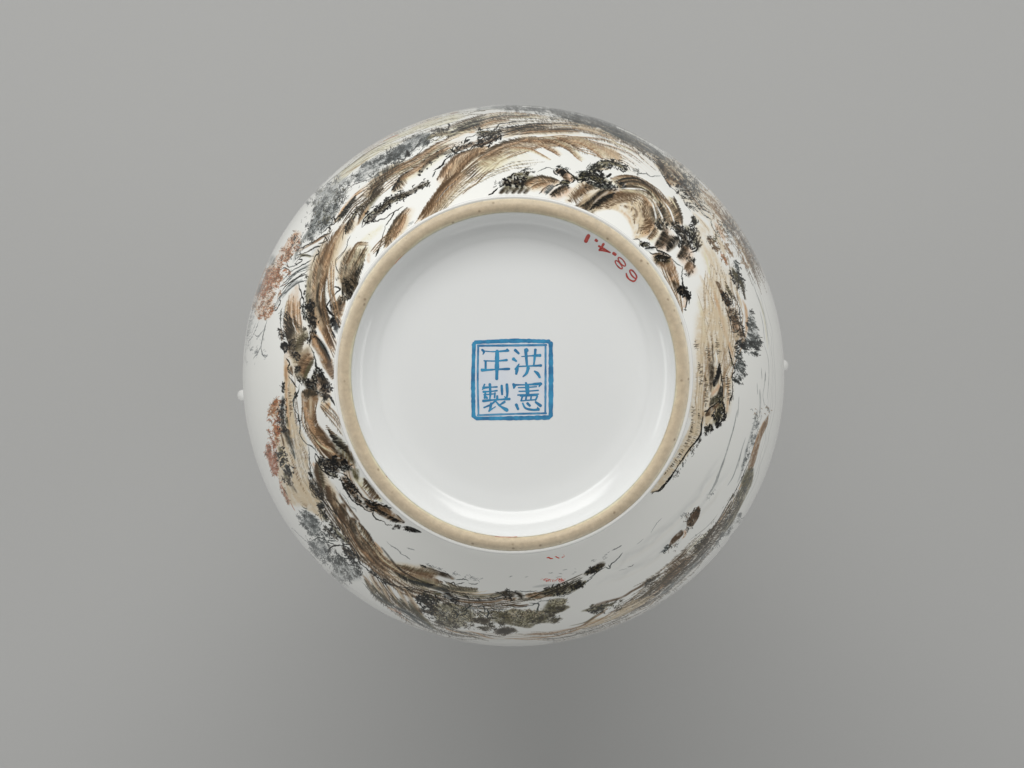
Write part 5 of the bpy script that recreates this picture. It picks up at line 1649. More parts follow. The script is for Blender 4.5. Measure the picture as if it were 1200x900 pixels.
    for q in ('640,653 648,655', '650,652 656,654', '658,653 661,652'):
        L(q, 1.3, RED, .9)
    L('660,650 661,652', 1.2, RED, .9)
    # seam of the ridge field over the upper left, small gaps
    O(420, 200)
    B('1180,0 1080,80 980,160 900,260 830,360 760,460 700,560', [10, 12, 13, 13, 12, 10, 7], -1, (DB, OR, TAN), .75, DB, .95, 50, .5, 1.7, 3)
    W('1180,20 1060,120 960,220 860,330', 3.6, DB, .7)
    L('1190,100 1080,180 1000,260 900,380', .7, LG, .8)
    T('560,640 700,560 760,520 640,620', 12, (LG,), 2, -40, 20)
    K('830,140 760,180 720,210', 5, 30, INK, .9, OL, .4, .2, 3.6, 1.2)
    L('910,0 870,60', 1.2, SL)

    # deeper crag accents
    O(0, 0, 1)
    K('500,213 480,226 462,232 446,246 430,262', [7, 9, 9, 8, 6], 70, BLK, .95, DK, .6, .25, 4.2, 1.3)
    K('538,176 520,180 506,186 490,205', [6, 8, 8, 4], 40, BLK, .95, DK, .5, .15, 3.6, 1.3)
    K('560,158 575,158 588,152', [7, 9, 7], 34, BLK, .95, DK, .6, .15, 3.6, 1.3)
    K('380,236 368,262 352,286 345,305', [10, 12, 10, 8], 60, INK, .9, SL, .4, .35, 4, 1.0)
    T('360,236 400,214 408,232 386,262 350,296 340,290', 420, (INK, SL, GR), 2.2, -55, 30, .95, 1.7)
    T('408,208 470,172 500,160 506,172 470,190 420,222', 420, (INK, SL, GR), 2.2, -32, 30, .95, 1.7)
    T('312,330 344,276 352,282 336,330 318,366 300,374', 520, (RU, BR, RU, DB), 1.8, -60, 55, .95, 1.6)
    T('312,478 326,468 330,500 322,556 312,520', 300, (RU, RO, DB), 1.8, 60, 45, .95, 1.6)
    T('350,606 374,600 388,640 410,668 392,676 366,650', 520, (INK, SL, GR), 1.9, 45, 45, .95, 1.7)
    T('488,696 520,706 560,716 640,716 664,706 640,730 560,738 510,730', 700, (INK, OL, DK), 1.9, 10, 35, .95, 1.6)
    W('446,640 470,668 500,684', 3, INK, .6)
    K('372,440 384,452 372,462', [8, 9, 7], 40, BLK, .95, DK, .6, .1, 4, 1.4)
    K('370,372 366,392 362,402', [7, 8, 5], 30, BLK, .95, DK, .6, .1, 3.6, 1.4)
    K('346,398 340,410 352,420', [7, 8, 6], 30, BLK, .9, DK, .6, .15, 3.6, 1.3)
    K('404,330 412,344 400,352', [6, 7, 5], 26, BLK, .9, DK, .6, .15, 3.6, 1.2)
    W('388,330 388,360 396,392', 2, INK, .6)
    W('374,330 372,352 378,372', 3.5, INK, .65)
    K('800,216 812,232 824,246', [7, 8, 6], 34, BLK, .9, DB, .5, .25, 3.6, 1.2)
    K('833,470 845,470 838,492', [8, 9, 7], 34, BLK, .9, OL, .5, .15, 3.4, 1.2)
    K('850,345 858,372 866,392', [5, 6, 5], 34, BLK, .9, DB, .5, .2, 3.4, 1.2)
    W('868,330 874,352', 4, DK, .7)
    T('858,320 872,328 874,352 866,346', 120, (INK, OL), 1.8, 70, 30)
    T('700,708 745,700 790,668 806,652 796,676 750,712 706,722', 260, (INK, DK, OL), 2.2, -35, 18, .9, 1.5)
    T('800,645 835,605 866,565 876,560 862,604 822,650', 220, (INK, SL, OL), 2.2, -55, 18, .9, 1.5)

    FLOW('404,236 430,214 470,192 505,176 545,160', '410,244 438,222 476,199 510,183 548,167', 4, ((OR, [.5, .8, .6]), (DK, [.9, .6, .2])), 1.0, .4)
    FLOW('500,262 530,225 560,205 600,190 640,186', '512,258 538,230 566,212 600,200 640,194', 4, ((YL, [.6, .8, .5, .3]), (BR, [.5, .5, .2, .1])), .9, .3)
    FLOW('430,300 448,278 470,262', '436,300 455,282 474,268', 3, ((OR, [.6, .8, .6]), (DK, [.7, .6, .3])), 1.0, .5)
    FLOW('385,300 384,335 392,372 402,392', '394,300 392,335 398,365 405,380', 4, ((OR, [.5, .8, .8, .6]), (BR, [.4, .5, .5, .5])), 1.0, .4)
    FLOW('376,470 392,480 404,500', '372,476 386,492 402,512', 4, ((OR, [.7, .6, .3]), (DK, [.9, .4, .1])), 1.0, .5)
    FLOW('600,700 640,690 690,668', '606,706 646,698 686,678', 4, ((OL, [.5, .8, .5]), (INK, [.3, .7, .4])), 1.0, .4)
    T('800,606 812,590 820,596 812,622 800,628', 60, (INK, DB), 1.8, 118, 25, .9, 1.5)
    T('780,640 800,620 802,634 786,652', 50, (INK, DB), 1.8, 125, 25, .9, 1.5)
    T('686,672 704,660 712,662 700,672 688,678', 40, (INK, OL), 1.8, 150, 25, .9, 1.5)
    FLOW('402,612 416,640 436,660 462,680', '420,610 434,632 452,652 474,672', 4, ((OR, [.5, .8, .6]), (DK, [.3, .6, .4])), 1.0, .5)
    FLOW('384,580 398,600 410,622', '396,574 410,594 424,612', 3, ((BR, [.5, .8, .6]), (DK, [.6, .7, .4])), 1.0, .5)
    F('812,490 823,492 818,512 803,536 786,556 772,573 762,576 782,548 798,520', TAN, .75, 2)
    H('812,492 806,512 794,534 778,556', 4, -1, DK, .95, 1.1, 0, 2.2, 1, 0)
    L('823,488 820,510 808,526 797,542 786,558 772,574 762,577', 1.6, BLK)
    T('815,520 820,524 800,552 790,560 796,540', 40, (INK,), 1.8, 95, 25)
    # bands that run round the very turn of the belly
    LIMB(48, 112, 309, 316.3, 5, ((TAN, [.3, .8, .8, .3]), (SL, [.4, .7, .8, .7, .4])), .7)
    LIMB(66, 100, 303, 310, 6, ((OR, [.4, .9, .8, .5]), (DK, [.4, .6, .6, .5])), 1.0)
    LIMB(30, 50, 307, 315, 5, ((LG, [.5, .8, .8]), (SL, [.3, .5, .3])), .7)
    LIMB(26, 66, 295, 307, 10, ((BR, [.5, .9, .9, .8]), (OL, [.5, .7, .7, .5]), (INK, [.3, .9, .6, .9, .4])), 1.0, .4, DK)
    LIMB(38, 62, 285, 296, 6, ((TAN, [.3, .7, .7, .3]), (DB, [.1, .5, .7, .3])), 1.0, .3, DK)
    LIMB(264, 320, 308, 316.3, 7, ((LG, [.5, .8, .8, .5]), (INK, [.3, .75, .85, .6])), .8, .15, INK)
    LIMB(275, 318, 305, 313, 3, ((TAN, [.5, .8, .6]),), .7)
    LIMB(230, 263, 308, 316.3, 7, ((YL, [.8, .8, .8]), (OL, [.6, .8, .6, .5])), 1.0)
    LIMB(247, 255, 312.5, 315.8, 4, ((RU, [.8, .9, .8]),), 1.4)
    LIMB(236, 241, 311.5, 315, 4, ((RU, [.8, .9, .8]),), 1.4)
    LIMB(318, 342, 306, 316, 9, ((BR, [.6, .8, .6]), (SL, [.7, .7, .4])), 1.0, .4, DB)
    LIMB(184, 206, 312, 316.2, 4, ((GR, [.5, .7, .8, .5]),), 1.0, .3, GR)
    LIMB(196, 204, 305, 314, 5, ((RU, [.5, .6, .5]),), 1.0, .5, RU)
    LIMB(118, 140, 312, 316, 3, ((GR, [.3, .5, .3]),), 1.0)
    for a in range(225, 330, 3):
        r = 300 + RNG.uniform(3, 13)
        x, y = 601 + r * math.cos(math.radians(a)), 440 + r * math.sin(math.radians(a))
        if 262 < a < 318:
            T('%f,%f %f,%f %f,%f %f,%f' % (x - 7, y - 2, x + 7, y - 3, x + 7, y + 3, x - 7, y + 3), 40, (SL, INK, GR), 1.8, a + 90, 25, .8, 1.4)

    # the far side of the belly, turned away: the same kind of ridges and mist carry on
    rr = np.random.default_rng(21)
    v_lim = float(tab_s[IL] * KV)
    # hills at the turn of the belly run on over it
    r0 = int(np.interp(tab_rho[IL] - 2.0, tab_rho[:IL + 1], tab_s[:IL + 1]) * KV)
    for k in range(1, 130):
        f = max(0.0, 1 - k / 130.0) ** 0.7
        IMG[r0 + k] = IMG[r0 - k] * f + PORC * (1 - f)
    def R(u, v, du, dv, w, cols, a, hatch=True):
        n = 14
        t = np.linspace(0, 1, n)
        Tq = np.stack([u + du * t, v + dv * t + 26 * np.sin(t * 3 + u)], 1)
        wid = w * PX * (0.4 + 0.6 * np.sin(t * math.pi))
        raster_curve(Tq, wid, a * np.sin(t * math.pi) ** .5, cols[0], float(wid.max()) * .8)
        raster_curve(Tq + [0, w * .5], wid * .4, a * np.sin(t * math.pi) ** .5, cols[1], 1.2 * PX)
        if hatch:
            m = int(abs(du) * .5) + 10
            q = rr.uniform(0, 1, m)
            X = np.interp(q, t, Tq[:, 0]); Y = np.interp(q, t, Tq[:, 1])
            A_ = np.stack([X, Y], 1)
            splat(A_, A_ + np.stack([rr.normal(-4, 2, m), rr.uniform(6, 6 + 2.2 * w, m)], 1), rr.uniform(.4, .9, m), DK, 1.4)
    for i in range(70):
        u = rr.uniform(0, TW); v = v_lim + rr.uniform(55, 330)
        R(u, v, rr.uniform(120, 300), rr.uniform(-60, 60), rr.uniform(5, 12), [(BR, DK), (OR, DB), (TAN, BR), (OL, INK)][rr.integers(0, 4)], .6)
    for i in range(26):
        u = rr.uniform(0, TW); v = v_lim + rr.uniform(60, 300)
        m = 260
        A_ = np.stack([u + rr.normal(0, 34, m), v + rr.normal(0, 24, m)], 1)
        g = rr.normal(.8, .5, m)
        splat(A_, A_ + np.stack([np.cos(g) * 5, np.sin(g) * 5], 1), rr.uniform(.4, 1, m), [SL, INK, RU, GR][rr.integers(0, 4)], 1.7)


paint()
IMG[:] = PORC * np.clip(IMG / PORC, 0.02, 1) ** 1.15   # density of the fired enamel
pim = bpy.data.images.new('landscape_enamel', TW, TH, alpha=False)
buf = np.ones((TH, TW, 4), np.float32)
buf[..., :3] = IMG               # image row 0 is the bottom, v = 0 at the foot
pim.pixels.foreach_set(buf.ravel())
pim.update()
pim.pack()
del buf

# ------------------------------------------------------------------ materials
# painted porcelain: landscape enamels under a clear glossy glaze
m_body, nt, bs = new_mat('painted_porcelain')
ti = node(nt, 'ShaderNodeTexImage'); ti.image = pim; ti.extension = 'EXTEND'; ti.interpolation = 'Linear'
uvn = node(nt, 'ShaderNodeUVMap'); uvn.uv_map = 'UVMap'
sx = node(nt, 'ShaderNodeSeparateXYZ'); nt.links.new(uvn.outputs[0], sx.inputs[0])
fr = node(nt, 'ShaderNodeMath', operation='FRACT'); nt.links.new(sx.outputs[0], fr.inputs[0])
cb = node(nt, 'ShaderNodeCombineXYZ'); nt.links.new(fr.outputs[0], cb.inputs[0]); nt.links.new(sx.outputs[1], cb.inputs[1])
nt.links.new(cb.outputs[0], ti.inputs[0])
tco = node(nt, 'ShaderNodeTexCoord')
nz = node(nt, 'ShaderNodeTexNoise'); nz.inputs['Scale'].default_value = 35; nz.inputs['Detail'].default_value = 4
nt.links.new(tco.outputs['Object'], nz.inputs['Vector'])
rmp = node(nt, 'ShaderNodeMapRange'); rmp.inputs['To Min'].default_value = 0.965; rmp.inputs['To Max'].default_value = 1.0
nt.links.new(nz.outputs[0], rmp.inputs['Value'])
mm = node(nt, 'ShaderNodeVectorMath', operation='SCALE')
nt.links.new(ti.outputs[0], mm.inputs[0]); nt.links.new(rmp.outputs[0], mm.inputs['Scale'])
nt.links.new(mm.outputs[0], bs.inputs['Base Color'])
bs.inputs['Roughness'].default_value = 0.12
bs.inputs['Specular IOR Level'].default_value = 0.13
nz2 = node(nt, 'ShaderNodeTexNoise'); nz2.inputs['Scale'].default_value = 140; nz2.inputs['Detail'].default_value = 3
nt.links.new(tco.outputs['Object'], nz2.inputs['Vector'])
bp = node(nt, 'ShaderNodeBump'); bp.inputs['Strength'].default_value = 0.03; bp.inputs['Distance'].default_value = 0.0004
nt.links.new(nz2.outputs[0], bp.inputs['Height']); nt.links.new(bp.outputs[0], bs.inputs['Normal'])


def porcelain(name, col, rough=0.14, spots=True):
    m, nt, bs = new_mat(name)
    tco = node(nt, 'ShaderNodeTexCoord')
    n1 = node(nt, 'ShaderNodeTexNoise'); n1.inputs['Scale'].default_value = 22; n1.inputs['Detail'].default_value = 5
    nt.links.new(tco.outputs['Object'], n1.inputs['Vector'])
    r = node(nt, 'ShaderNodeValToRGB')
    r.color_ramp.elements[0].position = 0.3; r.color_ramp.elements[1].position = 0.7
    c = np.array(col)
    r.color_ramp.elements[0].color = (*(c * 0.975), 1)
    r.color_ramp.elements[1].color = (*c, 1)
    nt.links.new(n1.outputs[0], r.inputs[0])
    last = r.outputs[0]
    if spots:                      # sparse iron specks fired into the glaze
        v = node(nt, 'ShaderNodeTexVoronoi'); v.inputs['Scale'].default_value = 95
        nt.links.new(tco.outputs['Object'], v.inputs['Vector'])
        lt = node(nt, 'ShaderNodeMapRange'); lt.inputs['From Min'].default_value = 0.02; lt.inputs['From Max'].default_value = 0.045
        lt.inputs['To Min'].default_value = 0.35; lt.inputs['To Max'].default_value = 0.0
        nt.links.new(v.outputs['Distance'], lt.inputs['Value'])
        sp = node(nt, 'ShaderNodeSeparateColor'); nt.links.new(v.outputs['Color'], sp.inputs[0])
        gt = node(nt, 'ShaderNodeMath', operation='GREATER_THAN'); gt.inputs[1].default_value = 0.965
        nt.links.new(sp.outputs[0], gt.inputs[0])
        mu = node(nt, 'ShaderNodeMath', operation='MULTIPLY')
        nt.links.new(lt.outputs[0], mu.inputs[0]); nt.links.new(gt.outputs[0], mu.inputs[1])
        mx = node(nt, 'ShaderNodeMix', data_type='RGBA')
        nt.links.new(mu.outputs[0], mx.inputs['Factor'])
        nt.links.new(last, mx.inputs['A']); mx.inputs['B'].default_value = (0.25, 0.2, 0.15, 1)
        last = mx.outputs['Result']
    nt.links.new(last, bs.inputs['Base Color'])
    bs.inputs['Roughness'].default_value = rough
    n2 = node(nt, 'ShaderNodeTexNoise'); n2.inputs['Scale'].default_value = 60; n2.inputs['Detail'].default_value = 2
    nt.links.new(tco.outputs['Object'], n2.inputs['Vector'])
    b = node(nt, 'ShaderNodeBump'); b.inputs['Strength'].default_value = 0.05; b.inputs['Distance'].default_value = 0.001
    nt.links.new(n2.outputs[0], b.inputs['Height']); nt.links.new(b.outputs[0], bs.inputs['Normal'])
    return m


m_white = porcelain('white_porcelain', (0.82, 0.82, 0.79))
m_base = porcelain('base_glaze', (0.825, 0.835, 0.822), 0.17)

# unglazed biscuit of the foot rim
m_rim, nt, bs = new_mat('unglazed_biscuit')
tco = node(nt, 'ShaderNodeTexCoord')
sep = node(nt, 'ShaderNodeSeparateXYZ'); nt.links.new(tco.outputs['Object'], sep.inputs[0])
x2 = node(nt, 'ShaderNodeVectorMath', operation='MULTIPLY'); x2.inputs[1].default_value = (1, 1, 0)
nt.links.new(tco.outputs['Object'], x2.inputs[0])
rad = node(nt, 'ShaderNodeVectorMath', operation='LENGTH'); nt.links.new(x2.outputs[0], rad.inputs[0])
wob = node(nt, 'ShaderNodeTexNoise'); wob.inputs['Scale'].default_value = 45; wob.inputs['Detail'].default_value = 4
nt.links.new(tco.outputs['Object'], wob.inputs['Vector'])
wm = node(nt, 'ShaderNodeMath', operation='MULTIPLY_ADD'); wm.inputs[1].default_value = 0.0026
nt.links.new(wob.outputs[0], wm.inputs[0]); nt.links.new(rad.outputs['Value'], wm.inputs[2])
rr_ = node(nt, 'ShaderNodeMapRange'); rr_.inputs['From Min'].default_value = 0.0583; rr_.inputs['From Max'].default_value = 0.0642
nt.links.new(wm.outputs[0], rr_.inputs['Value'])
cr = node(nt, 'ShaderNodeValToRGB')
els = cr.color_ramp.elements
els[0].position = 0.0; els[0].color = (0.70, 0.69, 0.56, 1)
els[1].position = 1.0; els[1].color = (0.66, 0.62, 0.50, 1)
for p, c in ((0.10, (0.74, 0.68, 0.48, 1)), (0.2, (0.63, 0.52, 0.36, 1)), (0.5, (0.57, 0.465, 0.325, 1)), (0.82, (0.64, 0.54, 0.39, 1)), (0.93, (0.79, 0.72, 0.55, 1))):
    e = els.new(p); e.color = c
nt.links.new(rr_.outputs[0], cr.inputs[0])
n3 = node(nt, 'ShaderNodeTexNoise'); n3.inputs['Scale'].default_value = 420; n3.inputs['Detail'].default_value = 8; n3.inputs['Roughness'].default_value = 0.7
nt.links.new(tco.outputs['Object'], n3.inputs['Vector'])
r3 = node(nt, 'ShaderNodeMapRange'); r3.inputs['From Min'].default_value = 0.3; r3.inputs['From Max'].default_value = 0.7
r3.inputs['To Min'].default_value = 0.84; r3.inputs['To Max'].default_value = 1.12
nt.links.new(n3.outputs[0], r3.inputs['Value'])
sc = node(nt, 'ShaderNodeVectorMath', operation='SCALE'); nt.links.new(cr.outputs[0], sc.inputs[0]); nt.links.new(r3.outputs[0], sc.inputs['Scale'])
vo = node(nt, 'ShaderNodeTexVoronoi'); vo.inputs['Scale'].default_value = 420
nt.links.new(tco.outputs['Object'], vo.inputs['Vector'])
sp = node(nt, 'ShaderNodeSeparateColor'); nt.links.new(vo.outputs['Color'], sp.inputs[0])
gt = node(nt, 'ShaderNodeMath', operation='GREATER_THAN'); gt.inputs[1].default_value = 0.88; nt.links.new(sp.outputs[0], gt.inputs[0])
lt = node(nt, 'ShaderNodeMapRange'); lt.inputs['From Min'].default_value = 0.12; lt.inputs['From Max'].default_value = 0.3
lt.inputs['To Min'].default_value = 0.65; lt.inputs['To Max'].default_value = 0.0
nt.links.new(vo.outputs['Distance'], lt.inputs['Value'])
mu = node(nt, 'ShaderNodeMath', operation='MULTIPLY'); nt.links.new(gt.outputs[0], mu.inputs[0]); nt.links.new(lt.outputs[0], mu.inputs[1])
mx = node(nt, 'ShaderNodeMix', data_type='RGBA'); nt.links.new(mu.outputs[0], mx.inputs['Factor'])
nt.links.new(sc.outputs[0], mx.inputs['A']); mx.inputs['B'].default_value = (0.22, 0.15, 0.09, 1)
nt.links.new(mx.outputs['Result'], bs.inputs['Base Color'])
bs.inputs['Roughness'].default_value = 0.55
b = node(nt, 'ShaderNodeBump'); b.inputs['Strength'].default_value = 0.35; b.inputs['Distance'].default_value = 0.0006
nt.links.new(n3.outputs[0], b.inputs['Height']); nt.links.new(b.outputs[0], bs.inputs['Normal'])


def enamel(name, c0, c1, scale=260, rough=0.18):
    m, nt, bs = new_mat(name)
    tco = node(nt, 'ShaderNodeTexCoord')
    n = node(nt, 'ShaderNodeTexNoise'); n.inputs['Scale'].default_value = scale; n.inputs['Detail'].default_value = 3
    nt.links.new(tco.outputs['Object'], n.inputs['Vector'])
    r = node(nt, 'ShaderNodeValToRGB')
    r.color_ramp.elements[0].position = 0.36; r.color_ramp.elements[1].position = 0.66
    r.color_ramp.elements[0].color = (*c0, 1); r.color_ramp.elements[1].color = (*c1, 1)
    nt.links.new(n.outputs[0], r.inputs[0]); nt.links.new(r.outputs[0], bs.inputs['Base Color'])
    bs.inputs['Roughness'].default_value = rough
    return m


m_blue = enamel('cobalt_blue_enamel', (0.003, 0.145, 0.33), (0.02, 0.275, 0.50))
m_blue2 = enamel('thin_blue_enamel', (0.02, 0.17, 0.37), (0.08, 0.31, 0.52))
m_wash = enamel('blue_tinted_glaze', (0.67, 0.715, 0.79), (0.735, 0.765, 0.80), 90, .12)
m_trace = enamel('rust_red_pigment', (0.52, 0.17, 0.10), (0.70, 0.38, 0.26), 500, .5)
m_red = enamel('red_lacquer', (0.42, 0.035, 0.025), (0.62, 0.09, 0.07), 600, .4)

# backdrop paper
m_bg, nt, bs = new_mat('grey_backdrop')
tco = node(nt, 'ShaderNodeTexCoord')
n = node(nt, 'ShaderNodeTexNoise'); n.inputs['Scale'].default_value = 900; n.inputs['Detail'].default_value = 5
nt.links.new(tco.outputs['Object'], n.inputs['Vector'])
r = node(nt, 'ShaderNodeMapRange'); r.inputs['To Min'].default_value = 0.985; r.inputs['To Max'].default_value = 1.015
nt.links.new(n.outputs[0], r.inputs['Value'])
s = node(nt, 'ShaderNodeVectorMath', operation='SCALE'); s.inputs[0].default_value = (0.432, 0.432, 0.424)
nt.links.new(r.outputs[0], s.inputs['Scale']); nt.links.new(s.outputs[0], bs.inputs['Base Color'])
bs.inputs['Roughness'].default_value = 0.85
bs.inputs['Specular IOR Level'].default_value = 0.2

# ------------------------------------------------------------------ setting
def sweep():
    verts, faces = [], []
    prof = []
    for i in range(40):
        prof.append((-1.4 + i * 0.06, 0.0))
    prof = [(y, z) for y, z in prof if y < 1.25]
    y0 = prof[-1][0]
    for i in range(1, 13):
        a = i / 12 * math.pi / 2
        prof.append((y0 + 0.5 * math.sin(a), 0.5 * (1 - math.cos(a))))
    prof.append((prof[-1][0], 0.9))
    xs = np.linspace(-1.6, 1.6, 25)
    for y, z in prof:
        for x in xs:
            verts.append((x, y, z))
    m = len(xs)
    for i in range(len(prof) - 1):
        for j in range(m - 1):
            faces.append((i * m + j, i * m + j + 1, (i + 1) * m + j + 1, (i + 1) * m + j))
    me = bpy.data.meshes.new('studio_table')
    me.from_pydata(verts, [], faces)
    me.shade_smooth()
    o = link('studio_table', me, m_bg)
    o['kind'] = 'structure'
    o['label'] = 'plain seamless grey backdrop surface under the upturned vase'
    return o


sweep()

# ------------------------------------------------------------------ the vase
vase = bpy.data.objects.new('porcelain_vase', None)
COL.objects.link(vase)
vase['label'] = 'upturned white porcelain vase painted with brown mountains, its round foot facing the viewer'
vase['category'] = 'vase'

vv = [a * KV / TH for a in arc]
body_prof = [(r, HV - d) for r, d in outer]
# rolled lip and the inside of the neck
body_prof += [(0.0485, 0.0010), (0.0470, 0.0), (0.0450, 0.0012), (0.0380, 0.012), (0.0300, 0.035), (0.0270, 0.060)]
nb = len(outer)
vv = list(vv) + [vv[-1] + 0.002 * k for k in range(1, 7)]
vv = [min(v, 1.0) for v in vv]
lathe('body', body_prof, m_body, vase, seg=384, uv=vv, close_end=True)

# glazed outer wall of the foot, pale band between rim and painting
fo = []
for r, d in ((0.0620, 0.0016), (0.0627, 0.0011), (0.0632, 0.0011), (0.0635, 0.0016), (0.0636, 0.0024), (0.0635, 0.0040), (0.0634, 0.0056), (0.0628, 0.0066)):
    fo.append((r, HV - d))
lathe('foot_wall', fo, m_white, vase, seg=256)

# unglazed rim: softly rounded
rim = []
for i in range(19):
    t = i / 18
    r = 0.0572 + (0.0625 - 0.0572) * t
    bulge = (1 - abs(2 * t - 1) ** 2.3)
    rim.append((r, HV - 0.0018 + 0.0021 * bulge))
rim = [(0.0571, HV - 0.0030)] + rim + [(0.0626, HV - 0.0032)]
lathe('foot_rim', rim, m_rim, vase, seg=256)

# recessed base: inner wall, two soft steps, gently domed floor
DF = 0.0100
base = [(0.0574, 0.0012), (0.0571, 0.0022), (0.0565, 0.0038), (0.0554, 0.0055), (0.0538, 0.0071), (0.0518, 0.0084), (0.0495, 0.0094), (0.0484, 0.00985),
        (0.0465, 0.0102), (0.0440, 0.0105), (0.0410, 0.0106), (0.0360, 0.0105), (0.0280, 0.0103), (0.0200, 0.01012),
        (0.0120, 0.01002), (0.0050, DF)]
# resample smoothly
bz = np.array(base)
bs_ = smooth(bz * 1000, 0.35) / 1000
lathe('base', [(r, HV - d) for r, d in bs_], m_base, vase, seg=256, close_end=True)


def floor_z(x, y):
    r = math.hypot(x, y)
    q = bs_[np.argsort(bs_[:, 0])]
    return HV - float(np.interp(r, q[:, 0], q[:, 1]))


def px2w(x, y, d):
    """traced point on the base at depth d below the rim -> metres."""
    k = (DCAM + d) / FPX
    return CX + (x - 600) * k, CY + (450 - 2.0 * -1 - y) * k


# lug handles on the shoulder: small arched loops
def lug(ang, zc, rbody, reach):
    bm = bmesh.new()
    ca, sa = math.cos(ang), math.sin(ang)
    path = []
    n = 22
    for i in range(n + 1):
        t = i / n * math.pi
        zz = zc + 0.016 * math.cos(t)
        rr2 = rbody - 0.004 + (reach + 0.004) * math.sin(t) ** 0.7
        path.append((rr2, zz))
    rings = []
    for i, (r_, z_) in enumerate(path):
        a = path[max(0, i - 1)]; b_ = path[min(n, i + 1)]
        tr, tz = b_[0] - a[0], b_[1] - a[1]
        l = math.hypot(tr, tz); tr /= l; tz /= l
        nr, nzv = -tz, tr
        wt = 0.0024 * (1 - 0.25 * math.sin(i / n * math.pi)); ww = 0.0033 * (1 - 0.3 * math.sin(i / n * math.pi))
        ring = []
        for k in range(14):
            q = k / 14 * 2 * math.pi
            rad_ = r_ + nr * wt * math.cos(q)
            zq = z_ + nzv * wt * math.cos(q)
            tq = ww * math.sin(q)
            ring.append(bm.verts.new((rad_ * ca - tq * sa, rad_ * sa + tq * ca, zq)))
        rings.append(ring)
    for i in range(n):
        for k in range(14):
            bm.faces.new((rings[i][k], rings[i][(k + 1) % 14], rings[i + 1][(k + 1) % 14], rings[i + 1][k]))
    bm.faces.new(rings[0]); bm.faces.new(list(reversed(rings[-1])))
    # a pointed bead at the crown of the loop
    bmesh.ops.recalc_face_normals(bm, faces=bm.faces)
    me = bpy.data.meshes.new('lug_handle')
    bm.to_mesh(me); bm.free()
    me.shade_smooth()
    return link('lug_handle', me, m_white, vase)


def rb(d):
    return float(np.interp(d, outer[:, 1], outer[:, 0]))


DL = 0.178
def lug_at(px, py):
    k = (DCAM + DL) / FPX
    x, y = CX + (px - 600) * k, CY + (452 - py) * k
    return math.atan2(y, x), math.hypot(x, y)
for p in ((276.5, 464), (925.5, 428)):
    a_, r_ = lug_at(*p)
    lug(a_, HV - DL, rb(DL), r_ - rb(DL) - 0.0024)


# ------------------------------------------------------------------ seal mark and number
def ribbon(name, strokes, scale, org, depth, mat, parent, lift=0.00006, wpx=1.3):
    """flat painted strokes: each stroke = (points, widths) in traced units, laid on the base."""
    verts, faces = [], []
    for layer, (pt, wd) in enumerate(strokes):
        P = np.array(pt, float)
        Pp = P / scale + np.array(org)
        Q = smooth(Pp, 0.6)
        wv = widths(wd, len(Q)) / scale * wpx
        jit = np.interp(np.arange(len(Q)), np.arange(0, len(Q) + 5, 5), RNG.uniform(0.86, 1.14, len(np.arange(0, len(Q) + 5, 5))))
        wv = wv * jit
        g = np.gradient(Q, axis=0)
        g /= np.hypot(g[:, 0], g[:, 1])[:, None] + 1e-9
        nm = np.stack([-g[:, 1], g[:, 0]], 1)
        # rounded ends
        Lp, Rp = [], []
        for i in range(len(Q)):
            Lp.append(Q[i] + nm[i] * wv[i] / 2); Rp.append(Q[i] - nm[i] * wv[i] / 2)
        s0 = Q[0] - g[0] * wv[0] * 0.3; s1 = Q[-1] + g[-1] * wv[-1] * 0.3
        Lp = [s0 + nm[0] * wv[0] * 0.25] + Lp + [s1 + nm[-1] * wv[-1] * 0.25]
        Rp = [s0 - nm[0] * wv[0] * 0.25] + Rp + [s1 - nm[-1] * wv[-1] * 0.25]
        b0 = len(verts)
        for p in Lp + Rp:
            x, y = px2w(p[0], p[1], depth)
            verts.append((x, y, floor_z(x, y) + lift + layer * 2.5e-6))
        m = len(Lp)
        for i in range(m - 1):
            faces.append((b0 + i, b0 + m + i, b0 + m + i + 1, b0 + i + 1))
    me = bpy.data.meshes.new(name)
    me.from_pydata(verts, [], faces)
    bm = bmesh.new(); bm.from_mesh(me)
    bmesh.ops.recalc_face_normals(bm, faces=bm.faces)
    for f in bm.faces:
        if f.normal.z < 0:
            f.normal_flip()
    bm.to_mesh(me); bm.free()
    return link(name, me, mat, parent)


SC, SO = 6.923, (535, 380)
def ground_patch():
    verts, faces = [], []
    n = 14
    for i in range(n + 1):
        for j in range(n + 1):
            x, y = px2w(SO[0] + (140 + 620 * j / n) / SC, SO[1] + (142 + 620 * i / n) / SC, DF)
            verts.append((x, y, floor_z(x, y) + 0.00003))
    for i in range(n):
        for j in range(n):
            a = i * (n + 1) + j
            faces.append((a, a + n + 1, a + n + 2, a + 1))
    me = bpy.data.meshes.new('seal_ground')
    me.from_pydata(verts, [], faces)
    me.shade_smooth()
    return link('seal_ground', me, m_wash, vase)


